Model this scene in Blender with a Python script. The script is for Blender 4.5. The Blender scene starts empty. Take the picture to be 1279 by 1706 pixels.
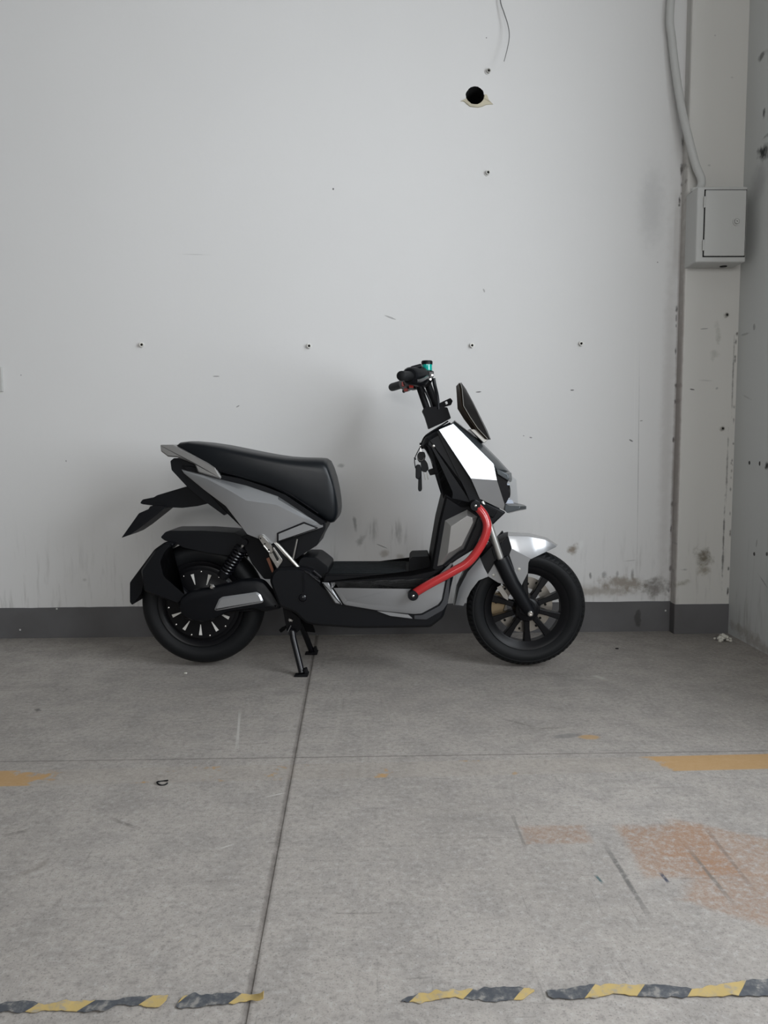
import bpy, bmesh, math, random
from mathutils import Vector, Matrix, noise as mnoise
random.seed(7)
scene = bpy.context.scene
COL = scene.collection
PI = math.pi

# ------------------------------------------------------------------ camera
cam_d = bpy.data.cameras.new('camera')
cam_d.sensor_fit = 'VERTICAL'; cam_d.sensor_height = 34.6; cam_d.lens = 1282.0 / 1706.0 * 34.6
cam_d.clip_start = 0.05; cam_d.clip_end = 100
cam = bpy.data.objects.new('camera', cam_d); COL.objects.link(cam)
rt, up, fw = Vector((0.99979, -0.01927, -0.00643)), Vector((0.00817, 0.09154, 0.99577)), Vector((0.01860, 0.99562, -0.09168))
m = Matrix((rt, up, -fw)).transposed().to_4x4(); m.translation = Vector((0.00000, -3.45800, 0.88000))
cam.matrix_world = m
scene.camera = cam

# ------------------------------------------------------------------ sky, daylight and added fill
world = bpy.data.worlds.new('overcast_sky'); scene.world = world; world.use_nodes = True
world.node_tree.nodes['Background'].inputs[0].default_value = (0.80, 0.88, 1.0, 1)
world.node_tree.nodes['Background'].inputs[1].default_value = 1.6
FRONT_Y = -6.4                      # the wall behind the camera
WIN = (-3.6, -1.5, 0.7, 2.8)        # window in the right hand wall: y0, y1, z0, z1
FILL_WIN = (-1.3, 1.4, 1.3, 2.7)         # unseen high window behind the camera, added for frontal fill: x0, x1, z0, z1
LX, RX, CEIL = -4.6, 1.622, 4.3     # hall extents
def area(name, loc, rot, sx, sy, power, col):
    d = bpy.data.lights.new(name, 'AREA'); d.shape = 'RECTANGLE'; d.size = sx; d.size_y = sy
    d.energy = power; d.color = col
    o = bpy.data.objects.new(name, d); COL.objects.link(o); o.location = loc; o.rotation_euler = rot
    return o
area('window_daylight', (RX+0.24, (WIN[0]+WIN[1])/2, (WIN[2]+WIN[3])/2), (0, PI/2, 0), WIN[3]-WIN[2]+0.1, WIN[1]-WIN[0]+0.1, 122, (0.92, 0.965, 1.0))
area('rear_fill_light', ((FILL_WIN[0]+FILL_WIN[1])/2, FRONT_Y-0.24, (FILL_WIN[2]+FILL_WIN[3])/2), (PI/2, 0, 0), FILL_WIN[1]-FILL_WIN[0]+0.1, FILL_WIN[3]-FILL_WIN[2]+0.1, 96, (1.0, 0.985, 0.955))  # soft frontal fill, added behind the camera in the shape of a window

vs = scene.view_settings
scene.display_settings.display_device = 'sRGB'
vs.view_transform = 'Standard'; vs.look = 'None'; vs.gamma = 1.0; vs.exposure = 0.0; vs.use_curve_mapping = False

# ------------------------------------------------------------------ materials
MAT = {}
def new_mat(name):
    mt = bpy.data.materials.new(name); mt.use_nodes = True
    MAT[name] = mt
    return mt, mt.node_tree, mt.node_tree.nodes['Principled BSDF']
def simple(name, col, rough=0.5, metal=0.0, coat=0.0, bump=0.0, bscale=200, var=0.0, spec=0.5):
    mt, nt, b = new_mat(name)
    b.inputs['Base Color'].default_value = (*col, 1); b.inputs['Roughness'].default_value = rough
    b.inputs['Metallic'].default_value = metal; b.inputs['Coat Weight'].default_value = coat
    b.inputs['Coat Roughness'].default_value = 0.05; b.inputs['Specular IOR Level'].default_value = spec
    tc = nt.nodes.new('ShaderNodeTexCoord')
    n = nt.nodes.new('ShaderNodeTexNoise'); n.inputs['Scale'].default_value = bscale; n.inputs['Detail'].default_value = 3
    nt.links.new(tc.outputs['Object'], n.inputs['Vector'])
    if bump:
        bp = nt.nodes.new('ShaderNodeBump'); bp.inputs['Strength'].default_value = bump; bp.inputs['Distance'].default_value = 0.001
        nt.links.new(n.outputs['Fac'], bp.inputs['Height']); nt.links.new(bp.outputs['Normal'], b.inputs['Normal'])
    mr = nt.nodes.new('ShaderNodeMapRange'); mr.inputs['To Min'].default_value = max(0.02, rough-0.05); mr.inputs['To Max'].default_value = rough+0.05
    nt.links.new(n.outputs['Fac'], mr.inputs['Value']); nt.links.new(mr.outputs['Result'], b.inputs['Roughness'])
    return mt
simple('silver_paint', (0.31, 0.315, 0.325), 0.30, 0.6, 1.0, 0, 900)
simple('dark_grey_paint', (0.045, 0.047, 0.053), 0.34, 0.3, 0.2, 0, 900)
simple('grey_paint', (0.065, 0.075, 0.082), 0.32, 0.45, 0.3, 0, 900)
simple('black_plastic', (0.0040, 0.0045, 0.0060), 0.42, 0, 0, 0.10, 900, spec=0.19)
simple('black_gloss', (0.004, 0.004, 0.006), 0.24, 0, 0.0, 0, 300, spec=0.36)
simple('wheel_black', (0.0045, 0.0045, 0.0055), 0.36, 0, 0, 0, 300, spec=0.2)
simple('black_matte', (0.004, 0.004, 0.005), 0.6, 0, 0, 0.2, 700, spec=0.15)
simple('seat_vinyl', (0.0045, 0.0060, 0.0080), 0.36, 0, 0, 0.10, 1400, spec=0.30)
simple('rubber', (0.0060, 0.0066, 0.0076), 0.58, 0, 0, 0.15, 500, spec=0.22)
simple('mat_rubber', (0.009, 0.011, 0.0125), 0.75, 0, 0, 0.3, 700, spec=0.15)
simple('red_paint', (0.42, 0.022, 0.024), 0.24, 0.0, 0.5, 0, 300)
simple('red_plastic', (0.45, 0.03, 0.02), 0.4)
simple('chrome', (0.62, 0.61, 0.59), 0.16, 1.0)
simple('steel', (0.42, 0.41, 0.39), 0.34, 1.0)
simple('champagne_metal', (0.40, 0.393, 0.375), 0.32, 0.7, 0.3)
simple('shield_silver', (0.29, 0.283, 0.275), 0.33, 0.65, 0.3)
simple('brake_disc', (0.40, 0.37, 0.33), 0.35, 0.9)
simple('caliper_gold', (0.34, 0.26, 0.16), 0.4, 0.7)
simple('white_decal', (0.62, 0.61, 0.58), 0.4)
simple('teal_plastic', (0.0, 0.30, 0.25), 0.12, 0, 0.4)
simple('smoke_plastic', (0.008, 0.007, 0.007), 0.38, 0, 0, spec=0.22)
simple('smoke_inner', (0.06, 0.042, 0.030), 0.4, 0, 0)
simple('orange_plastic', (0.40, 0.07, 0.02), 0.35)
simple('brown_reflector', (0.20, 0.07, 0.035), 0.35)
simple('lamp_white', (0.62, 0.66, 0.75), 0.25)
simple('white_enamel', (0.50, 0.50, 0.485), 0.5, 0, 0, 0.2, 40)
simple('dark_hole', (0.004, 0.004, 0.004), 0.9)
simple('conduit_paint', (0.50, 0.50, 0.485), 0.5, 0, 0, 0.2, 60)
simple('anchor_steel', (0.42, 0.41, 0.38), 0.45, 0.5)
simple('foam', (0.50, 0.46, 0.35), 0.9, 0, 0, 0.8, 300)
simple('plaster_white', (0.62, 0.60, 0.54), 0.95, 0, 0, 0.9, 250)
simple('wire_grey', (0.16, 0.16, 0.16), 0.5)
simple('plaster_ceiling', (0.40, 0.40, 0.39), 0.9, 0, 0, 0.2, 30)
simple('window_metal', (0.25, 0.26, 0.27), 0.5, 0.3)
# clear lens
mt, nt, b = new_mat('clear_lens')
tr = nt.nodes.new('ShaderNodeBsdfTransparent'); gl = nt.nodes.new('ShaderNodeBsdfGlossy'); gl.inputs['Roughness'].default_value = 0.08
mx = nt.nodes.new('ShaderNodeMixShader'); mx.inputs[0].default_value = 0.04; tr.inputs[0].default_value = (0.97, 0.975, 0.98, 1)
nt.links.new(tr.outputs[0], mx.inputs[1]); nt.links.new(gl.outputs[0], mx.inputs[2])
nt.links.new(mx.outputs[0], nt.nodes['Material Output'].inputs[0])

class G:
    """small helper that writes node graphs"""
    def __init__(s, name):
        s.mt, s.nt, s.b = new_mat(name); s.tc = s.nt.nodes.new('ShaderNodeTexCoord'); s.vec = s.tc.outputs['Object']
    def node(s, t, **kw):
        n = s.nt.nodes.new(t)
        for k, v in kw.items(): setattr(n, k, v)
        return n
    def put(s, sock, v):
        if hasattr(v, 'links') or hasattr(v, 'is_linked'): s.nt.links.new(v, sock)
        else: sock.default_value = v
    def math(s, op, a, b=0.0, c=0.0):
        n = s.node('ShaderNodeMath', operation=op)
        for i, v in enumerate((a, b, c)): s.put(n.inputs[i], v)
        return n.outputs[0]
    def noise(s, scale, detail=4, rough=0.55, vec=None, stretch=None):
        n = s.node('ShaderNodeTexNoise'); v = vec or s.vec
        if stretch:
            mp = s.node('ShaderNodeMapping'); mp.inputs['Scale'].default_value = stretch[0]; mp.inputs['Rotation'].default_value = stretch[1]
            s.put(mp.inputs[0], v); v = mp.outputs[0]
        s.put(n.inputs['Vector'], v); n.inputs['Scale'].default_value = scale; n.inputs['Detail'].default_value = detail; n.inputs['Roughness'].default_value = rough
        return n.outputs['Fac']
    def ramp(s, v, a, b, lo=0.0, hi=1.0):
        n = s.node('ShaderNodeMapRange', interpolation_type='SMOOTHSTEP'); s.put(n.inputs[0], v)
        for i, q in zip((1, 2, 3, 4), (a, b, lo, hi)): n.inputs[i].default_value = q
        return n.outputs[0]
    def mix(s, fac, a, b):
        n = s.node('ShaderNodeMix', data_type='RGBA')
        s.put(n.inputs[0], fac); s.put(n.inputs[6], a if hasattr(a, 'links') else (*a, 1)); s.put(n.inputs[7], b if hasattr(b, 'links') else (*b, 1))
        return n.outputs[2]
    def shape(s, loc, scale, rot=(0, 0, 0), nz=None, amt=0.6, soft=0.5, strength=1.0, box=False):
        mp = s.node('ShaderNodeMapping', vector_type='TEXTURE'); s.put(mp.inputs[0], s.vec)
        mp.inputs['Location'].default_value = loc; mp.inputs['Rotation'].default_value = rot; mp.inputs['Scale'].default_value = scale
        if box:
            sx = s.node('ShaderNodeSeparateXYZ'); ab = s.node('ShaderNodeVectorMath', operation='ABSOLUTE'); s.put(ab.inputs[0], mp.outputs[0]); s.put(sx.inputs[0], ab.outputs[0])
            d = s.math('MAXIMUM', s.math('MAXIMUM', sx.outputs[0], sx.outputs[1]), sx.outputs[2])
        else:
            ln = s.node('ShaderNodeVectorMath', operation='LENGTH'); s.put(ln.inputs[0], mp.outputs[0]); d = ln.outputs['Value']
        if nz is not None: d = s.math('ADD', d, s.math('MULTIPLY', s.math('SUBTRACT', nz, 0.5), amt*2))
        return s.ramp(d, 1.0, 1.0-soft, 0.0, strength)
    def done(s, col, rough, bumpsrc=None, bstr=0.2, bdist=0.002):
        s.put(s.b.inputs['Base Color'], col); s.put(s.b.inputs['Roughness'], rough)
        if bumpsrc is not None:
            bp = s.node('ShaderNodeBump'); bp.inputs['Strength'].default_value = bstr; bp.inputs['Distance'].default_value = bdist
            s.put(bp.inputs['Height'], bumpsrc); s.put(s.b.inputs['Normal'], bp.outputs[0])

# --- painted plaster of the back wall; marks are given in metres (x, z, half sizes, tilt)
WALLC = (0.668, 0.662, 0.655)
def wall_material(name, base, marks, plane='xz', grime=True):
    g = G(name)
    n1 = g.noise(1.3, 5); n2 = g.noise(26, 5, 0.6); n3 = g.noise(110, 3); st = g.noise(5, 4, 0.6, stretch=((7, 7, 0.9), (0, 0, 0)))
    col = g.mix(g.ramp(n1, 0.3, 0.75, 0.0, 0.35), base, tuple(c*0.93 for c in base))
    if grime:     # splashed dirt just above the skirting band
        sep = g.node('ShaderNodeSeparateXYZ'); g.put(sep.inputs[0], g.vec)
        low = g.ramp(sep.outputs[2], 0.60, 0.14, 0.0, 1.0)
        gm = g.math('MULTIPLY', low, g.ramp(st, 0.50, 0.80, 0.0, 0.45))
        col = g.mix(gm, col, (0.20, 0.19, 0.175))
    for (u, v, a, c, tilt, colr, stg, kind) in marks:
        loc = (u, 0, v) if plane == 'xz' else (0, u, v)
        sc = (a, 0.2, c) if plane == 'xz' else (8.0, a, c)
        if plane == 'yz': loc = (XR, u, v)
        rot = (0, -tilt, 0) if plane == 'xz' else (tilt, 0, 0)
        if kind == 'soft': mk = g.shape(loc, sc, rot, n2, 0.35, 0.9, stg)
        elif kind == 'rough': mk = g.shape(loc, sc, rot, n2, 1.0, 0.85, stg)
        elif kind == 'streak': mk = g.math('MULTIPLY', g.shape(loc, sc, rot, n2, 0.4, 0.9, stg), g.ramp(st, 0.42, 0.62))
        else: mk = g.shape(loc, sc, rot, n3, 0.25, 0.35, stg)
        col = g.mix(mk, col, colr)
    bump = g.math('ADD', g.math('MULTIPLY', n2, 0.5), g.math('MULTIPLY', n1, 2.0))
    g.done(col, 0.75, bump, 0.25, 0.004)
    return g
XR = 1.622
DK = (0.035, 0.034, 0.033); GR = (0.26, 0.26, 0.255); BR = (0.21, 0.17, 0.125); PALE = (0.70, 0.70, 0.69)
rm = random.Random(3)
corner_l = [(1.372+rm.uniform(-.004, .003), rm.uniform(0.16, 2.2), rm.uniform(.004, .009), rm.uniform(.008, .026), 0, (0.07, 0.062, 0.058), rm.uniform(.5, .9), 'rough') for _ in range(20)]
corner_r = [(1.616+rm.uniform(-.006, .002), rm.uniform(0.16, 1.5), rm.uniform(.004, .009), rm.uniform(.008, .026), 0, (0.06, 0.06, 0.055), rm.uniform(.5, .9), 'rough') for _ in range(20)]
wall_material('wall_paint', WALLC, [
    (*(-0.1465, 1.9710), 0.004, 0.005, 0, DK, 0.9, 'chip'),
    (*(-0.6737, 1.1702), 0.018, 0.003, 0, DK, 0.55, 'chip'),
    (*(-0.5816, 1.0381), 0.010, 0.003, 0.5, DK, 0.6, 'chip'),
    (*(-0.7511, 1.6955), 0.09, 0.003, -0.03, GR, 0.35, 'soft'),
    (*(0.0979, 1.4230), 0.030, 0.004, -0.35, GR, 0.7, 'chip'),
    (*(0.5115, 1.5384), 0.004, 0.010, 0.4, DK, 0.45, 'chip'),
    (*(0.4898, 1.0958), 0.014, 0.0028, 0.08, DK, 0.9, 'chip'),
    (*(0.9093, 1.1016), 0.010, 0.003, 0, DK, 0.85, 'chip'),
    (*(0.7258, 0.8918), 0.008, 0.003, -0.2, DK, 0.7, 'chip'),
    (*(0.6933, 0.9000), 0.004, 0.003, 0, DK, 0.5, 'chip'),
    (*(1.1791, 0.8755), 0.012, 0.004, -0.5, DK, 0.75, 'chip'),
    (*(1.2232, 0.9638), 0.008, 0.002, 0.1, DK, 0.7, 'chip'),
    (*(1.2782, 1.6581), 0.004, 0.003, 0, DK, 0.6, 'chip'),
    (*(0.5160, 2.5970), 0.003, 0.003, 0, DK, 0.7, 'chip'),
    (*(-1.3488, 0.8012), 0.003, 0.005, 0, DK, 0.6, 'chip'),
    (*(-1.5288, 1.1796), 0.003, 0.003, 0, DK, 0.6, 'chip'),
    (*(-1.2889, 0.2651), 0.014, 0.010, 0, GR, 0.4, 'soft'),
    (*(1.2141, 0.7781), 0.0022, 0.62, 0.012, GR, 0.7, 'soft'),
    (*(1.1907, 1.0735), 0.0030, 0.50, 0.012, PALE, 0.6, 'soft'),
    (*(1.1890, 0.3293), 0.040, 0.0025, 0.1, GR, 0.6, 'soft'),
    (*(0.9264, 0.3815), 0.036, 0.028, 0.75, (0.27, 0.23, 0.19), 1.0, 'rough'),
    (*(0.9617, 0.4032), 0.016, 0.040, -0.25, PALE, 0.9, 'rough'),
    (*(1.0055, 0.2645), 0.008, 0.020, 0.1, DK, 0.6, 'rough'),
    (*(1.0689, 0.2667), 0.016, 0.022, 0.0, DK, 0.45, 'rough'),
    (*(1.1296, 0.2689), 0.010, 0.018, 0.0, DK, 0.4, 'rough'),
    (*(1.1988, 0.2626), 0.010, 0.030, 0, DK, 0.5, 'rough'),
    (*(1.1582, 0.2241), 0.14, 0.045, 0, BR, 0.75, 'rough'),
    (*(1.3082, 0.2058), 0.085, 0.060, 0, (0.13, 0.115, 0.10), 0.8, 'rough'),
    (*(1.0539, 0.1889), 0.22, 0.030, 0, BR, 0.5, 'rough'),
    (*(-0.0672, 0.5109), 0.010, 0.050, 0.15, DK, 0.45, 'rough'),
    (*(-0.0409, 0.4342), 0.022, 0.035, -0.4, DK, 0.42, 'rough'),
    (*(0.0165, 0.4747), 0.040, 0.075, 0, GR, 0.55, 'streak'),
    (*(0.1333, 0.4655), 0.060, 0.085, 0, GR, 0.60, 'streak'),
    (*(0.0648, 0.3757), 0.030, 0.022, 0, BR, 0.5, 'rough'),
    (*(0.1409, 0.3557), 0.035, 0.018, 0, BR, 0.45, 'rough'),
    (*(0.0541, 0.4060), 0.032, 0.0025, -0.4, DK, 0.6, 'chip'),
    (*(-0.1265, 0.7713), 0.022, 0.012, 0, GR, 0.6, 'rough'),
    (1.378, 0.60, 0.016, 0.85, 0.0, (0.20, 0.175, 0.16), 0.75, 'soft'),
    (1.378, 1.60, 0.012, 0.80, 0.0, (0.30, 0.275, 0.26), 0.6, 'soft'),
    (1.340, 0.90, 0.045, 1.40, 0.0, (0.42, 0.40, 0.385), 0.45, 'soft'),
    (*(1.2455, 1.8942), 0.085, 0.26, 0.0, (0.40, 0.40, 0.40), 0.40, 'soft'),  # grey smudge by the conduit, its shadow and dirt painted as one
    (*(0.9157, 0.1903), 0.5, 0.05, 0.0, (0.33, 0.30, 0.27), 0.45, 'soft'),
] + corner_l + [])
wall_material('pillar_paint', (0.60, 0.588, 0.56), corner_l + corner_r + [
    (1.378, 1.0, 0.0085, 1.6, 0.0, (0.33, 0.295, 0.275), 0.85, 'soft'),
    (*(1.4982, 0.3506), 0.052, 0.060, 0.3, (0.12, 0.10, 0.065), 0.9, 'rough'),
    (*(1.5056, 0.2903), 0.040, 0.040, -0.2, (0.20, 0.17, 0.12), 0.7, 'rough'),
    (*(1.4063, 0.2309), 0.045, 0.018, 0.3, (0.22, 0.20, 0.15), 0.65, 'rough'),
    (*(1.4127, 0.2940), 0.022, 0.008, 0, GR, 0.8, 'rough'),
    (*(1.3710, 0.4145), 0.016, 0.006, -0.3, GR, 0.7, 'rough'),
    (*(1.5331, 1.3430), 0.020, 0.060, 0.12, (0.40, 0.40, 0.37), 0.9, 'rough'),
    (*(1.5229, 1.2521), 0.030, 0.030, 0.2, (0.41, 0.41, 0.38), 0.8, 'rough'),
    (*(1.4715, 1.3613), 0.022, 0.0030, 0.08, GR, 0.8, 'chip'),
    (*(1.4264, 1.0983), 0.014, 0.0030, -0.15, DK, 0.9, 'chip'),
    (*(1.4866, 1.1373), 0.045, 0.006, -0.05, GR, 0.35, 'soft'),
    (*(1.5359, 1.1030), 0.008, 0.006, 0.5, GR, 0.6, 'chip'),
    (*(1.5884, 0.4261), 0.006, 0.26, 0, (0.10, 0.10, 0.095), 0.8, 'rough'),
    (*(1.5936, 0.7500), 0.006, 0.20, 0, (0.12, 0.12, 0.11), 0.7, 'rough'),
    (*(1.6056, 1.1734), 0.005, 0.24, 0, (0.16, 0.16, 0.15), 0.7, 'rough'),
    (*(1.4787, 2.5825), 0.006, 0.006, 0, GR, 0.7, 'rough'),
    (*(1.5566, 2.4125), 0.012, 0.006, 0, GR, 0.5, 'rough'),
    (*(1.4703, 2.0521), 0.010, 0.006, 0, GR, 0.6, 'rough'),
])
wall_material('right_wall_paint', (0.58, 0.59, 0.58), [
    (*(-0.1820, 2.4425), 0.050, 0.018, 0, DK, 0.7, 'rough'),
    (*(-0.2100, 2.2004), 0.014, 0.022, 0, DK, 0.9, 'rough'),
    (*(-0.2269, 2.1045), 0.030, 0.010, 0, DK, 0.6, 'rough'),
    (*(-0.2169, 2.0469), 0.065, 0.040, 0.3, (0.02, 0.022, 0.022), 1.0, 'rough'),
    (*(-0.1976, 0.7780), 0.010, 0.010, 0, DK, 1.0, 'chip'),
    (*(-0.2839, 0.7779), 0.008, 0.012, 0, DK, 1.0, 'chip'),
    (*(-0.3427, 0.7698), 0.022, 0.020, 0, DK, 1.0, 'rough'),
    (*(-0.1957, 1.3474), 0.012, 0.016, 0, GR, 0.7, 'chip'),
    (*(-0.1140, 1.3287), 0.06, 0.006, 0, GR, 0.5, 'rough'),
    (*(-0.1556, 1.0571), 0.06, 0.006, 0.3, GR, 0.4, 'soft'),
    (*(-0.1954, 1.9447), 0.09, 0.10, 0, (0.30, 0.30, 0.31), 0.5, 'soft'),
    (*(-0.2677, 0.3952), 0.010, 0.010, 0, DK, 0.95, 'chip'),
    (*(-0.3701, 0.4102), 0.010, 0.010, 0, DK, 0.9, 'chip'),
    (*(-0.2843, 0.4434), 0.006, 0.022, 0.2, GR, 0.6, 'chip'),
    (*(-0.3450, 0.2963), 0.050, 0.006, 0.5, DK, 0.5, 'rough'),
    (*(-0.1887, 0.0474), 0.18, 0.030, 0, (0.30, 0.27, 0.24), 0.6, 'rough'),
    (*(-0.3659, 0.0207), 0.25, 0.030, 0, (0.30, 0.26, 0.23), 0.6, 'rough'),
], plane='yz')
simple('hall_paint', (0.36, 0.36, 0.35), 0.85, 0, 0, 0.2, 30)
# --- grey skirting band
g = G('skirting_paint'); n1 = g.noise(3, 5); n2 = g.noise(40, 5)
col = g.mix(g.ramp(n1, 0.35, 0.7), (0.115, 0.113, 0.117), (0.088, 0.085, 0.086))
col = g.mix(g.ramp(n2, 0.66, 0.75, 0, 0.25), col, (0.11, 0.10, 0.095))
for px in ([(-1.5877, 0.0392)], [(-1.4186, 0.1343)], [(1.3555, 0.0962)]): col = g.mix(g.shape((px[0][0], 0, px[0][1]), (0.005, 0.2, 0.005), (0, 0, 0), n2, 0.2, 0.3), col, (0.5, 0.5, 0.48))
col = g.mix(g.shape((*(1.2285, 0.0611)[:1], 0, 0.06), (0.02, 0.2, 0.05), (0, 0, 0), n2, 0.6, 0.5, 0.7), col, (0.03, 0.028, 0.026))
g.done(col, 0.6, n2, 0.2, 0.002)

# --- concrete floor
g = G('concrete_floor')
n1 = g.noise(1.1, 6, 0.6); n2 = g.noise(9, 6, 0.65); n3 = g.noise(70, 4, 0.7); n4 = g.noise(260, 2, 0.6)
nst = g.noise(2.2, 5, 0.6, stretch=((1.0, 5.0, 1), (0, 0, 0.25)))
col = g.mix(g.ramp(n1, 0.3, 0.7), (0.350, 0.322, 0.294), (0.285, 0.260, 0.236))
col = g.mix(g.ramp(n2, 0.40, 0.66, 0, 0.45), col, (0.215, 0.200, 0.188))
col = g.mix(g.ramp(nst, 0.52, 0.72, 0, 0.35), col, (0.20, 0.185, 0.172))
col = g.mix(g.ramp(n3, 0.50, 0.66, 0, 0.50), col, (0.17, 0.158, 0.148))
col = g.mix(g.ramp(n3, 0.48, 0.34, 0, 0.36), col, (0.44, 0.425, 0.405))
col = g.mix(g.ramp(n4, 0.56, 0.68, 0, 0.55), col, (0.12, 0.11, 0.105))
sc1 = g.noise(5.0, 4, 0.6, stretch=((1.0, 16.0, 1), (0, 0, 0.55))); sc2 = g.noise(5.0, 4, 0.6, stretch=((14.0, 1.0, 1), (0, 0, 0.35))); sc3 = g.noise(7.0, 4, 0.6, stretch=((1.0, 15.0, 1), (0, 0, -0.25)))
col = g.mix(g.ramp(sc1, 0.62, 0.72, 0, 0.50), col, (0.13, 0.12, 0.11))
col = g.mix(g.ramp(sc2, 0.64, 0.74, 0, 0.45), col, (0.14, 0.13, 0.12))
col = g.mix(g.ramp(sc3, 0.68, 0.75, 0, 0.55), col, (0.48, 0.46, 0.43))
sep = g.node('ShaderNodeSeparateXYZ'); g.put(sep.inputs[0], g.vec); X, Y = sep.outputs[0], sep.outputs[1]
jd = g.math('ABSOLUTE', g.math('ADD', g.math('ADD', X, 0.231), g.math('MULTIPLY', g.math('ADD', Y, 0.65), 0.0201)))
col = g.mix(g.math('MULTIPLY', g.ramp(jd, 0.011, 0.003, 0.0, 0.62), g.ramp(n2, 0.30, 0.55, 0.45, 1.0)), col, (0.11, 0.095, 0.085))
col = g.mix(g.ramp(g.math('ABSOLUTE', g.math('ADD', Y, 1.372)), 0.006, 0.001, 0.0, 0.45), col, (0.12, 0.105, 0.095))
# worn yellow line: strong at the right, flaked elsewhere
yc = g.math('ADD', g.math('MULTIPLY', X, 0.019), -1.462)
band = g.ramp(g.math('ABSOLUTE', g.math('SUBTRACT', Y, yc)), 0.052, 0.044)
lf = g.noise(6.5, 4, 0.55); 
wear = g.math('ADD', g.math('ADD', g.math('MULTIPLY', lf, 0.55), g.math('MULTIPLY', n2, 0.45)), g.math('MULTIPLY', n3, 0.15))
right = g.ramp(X, 0.66, 0.98, 0.0, 0.34); left = g.ramp(X, -0.78, -0.93, 0.0, 0.17)
cover = g.ramp(g.math('ADD', g.math('ADD', wear, right), left), 0.630, 0.69, 0.0, 0.80)
col = g.mix(g.math('MULTIPLY', band, 0.22), col, (0.33, 0.285, 0.235))
col = g.mix(g.math('MULTIPLY', band, cover), col, (0.42, 0.245, 0.085))
col = g.mix(g.shape((*(0.6481, -1.2534), 0), (0.045, 0.022, 1), (0, 0, 0), n2, 0.7, 0.4, 0.7), col, (0.42, 0.25, 0.09))
col = g.mix(g.shape((*(0.5848, -1.2418), 0), (0.06, 0.02, 1), (0, 0, 0.2), n2, 0.7, 0.4, 0.5), col, (0.12, 0.12, 0.12))
RUST = (0.270, 0.150, 0.085)
for (c, s, r, st) in (((0.6528, -1.8855), (0.112, 0.118), 0.0, 0.75), ((0.7884, -1.9019), (0.17, 0.10), -0.5, 0.62), ((0.4102, -1.8143), (0.085, 0.045), 0.0, 0.55), ((0.7559, -2.0737), (0.16, 0.10), -0.6, 0.6)):
    col = g.mix(g.math('MULTIPLY', g.shape((*c, 0), (s[0], s[1], 1), (0, 0, r), n2, 0.12, 0.25, st, True), g.math('MULTIPLY', g.ramp(n3, 0.34, 0.60, 0.25, 1.0), g.ramp(n4, 0.36, 0.58, 0.55, 1.0))), col, RUST)
def streak(p, q, w, stg, colr):
    (x0, y0), (x1, y1) = p, q
    L = math.hypot(x1-x0, y1-y0)/2
    return g.math('MULTIPLY', g.shape(((x0+x1)/2, (y0+y1)/2, 0), (L, w*0.75, 1), (0, 0, math.atan2(y1-y0, x1-x0)), n2, 0.45, 0.75, stg, True), g.ramp(n3, 0.30, 0.55, 0.45, 1.0)), colr
for a in (((0.5065, -1.8226), (0.5116, -2.1488), 0.010, 0.85, (0.10, 0.095, 0.09)), ((0.6808, -1.8488), (0.6852, -2.1166), 0.009, 0.75, (0.12, 0.11, 0.10)),
          ((0.7586, -1.7708), (0.7437, -2.0772), 0.009, 0.6, (0.14, 0.11, 0.095)), ((0.3301, -1.6990), (0.3318, -1.8998), 0.007, 0.6, (0.13, 0.12, 0.11)),
          ((0.5859, -1.9695), (0.5897, -2.0166), 0.007, 1.0, (0.03, 0.035, 0.06)), ((0.4513, -1.9742), (0.4591, -2.0127), 0.006, 0.9, (0.03, 0.08, 0.09)),
          ((0.4043, -1.0849), (0.5172, -1.1815), 0.012, 0.55, (0.12, 0.11, 0.10)), ((0.4989, -1.1808), (0.6021, -1.1746), 0.010, 0.55, (0.12, 0.11, 0.10)),
          ((-0.6227, -1.7039), (-0.5278, -1.7633), 0.010, 0.6, (0.12, 0.11, 0.10)), ((-0.8366, -1.7858), (-0.7802, -1.7554), 0.012, 0.55, (0.12, 0.11, 0.10)),
          ((-0.4369, -0.9533), (-0.3855, -1.3241), 0.008, 0.7, (0.50, 0.48, 0.45)), ((-0.2706, -1.6141), (-0.2140, -1.5864), 0.004, 0.8, (0.55, 0.53, 0.50)),
          ((-0.3386, -1.8573), (-0.2967, -1.8286), 0.005, 0.6, (0.5, 0.48, 0.45)), ((0.8291, -0.6461), (0.8673, -0.7062), 0.020, 0.6, (0.48, 0.46, 0.43)),
          ((-0.2605, -0.6902), (-0.6648, -0.8354), 0.05, 0.25, (0.16, 0.14, 0.13)), ((-0.7382, -1.9685), (-0.6696, -1.8690), 0.02, 0.4, (0.17, 0.15, 0.13)),
          ((-1.1179, -0.9394), (-1.0911, -0.9748), 0.014, 0.8, (0.07, 0.065, 0.06)), ((0.3971, -2.2926), (0.4001, -2.3131), 0.004, 0.7, (0.08, 0.08, 0.08))):
    mk, cc = streak(*a); col = g.mix(mk, col, cc)
# fan of pale dust where the plaster crumbled at the wall foot
for (c, s) in (((-0.0890, 0.0112), (0.085, 0.030)), ((0.2288, 0.0193), (0.05, 0.02))):
    col = g.mix(g.shape((*c, 0), (*s, 1), (0, 0, 0), n2, 1.0, 0.3, 0.75), col, (0.52, 0.51, 0.48))
rgh = g.ramp(n2, 0.3, 0.7, 0.62, 0.85)
bump = g.math('ADD', g.math('MULTIPLY', n3, 0.6), g.math('MULTIPLY', n4, 0.3))
g.done(col, rgh, bump, 0.35, 0.003)

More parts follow.
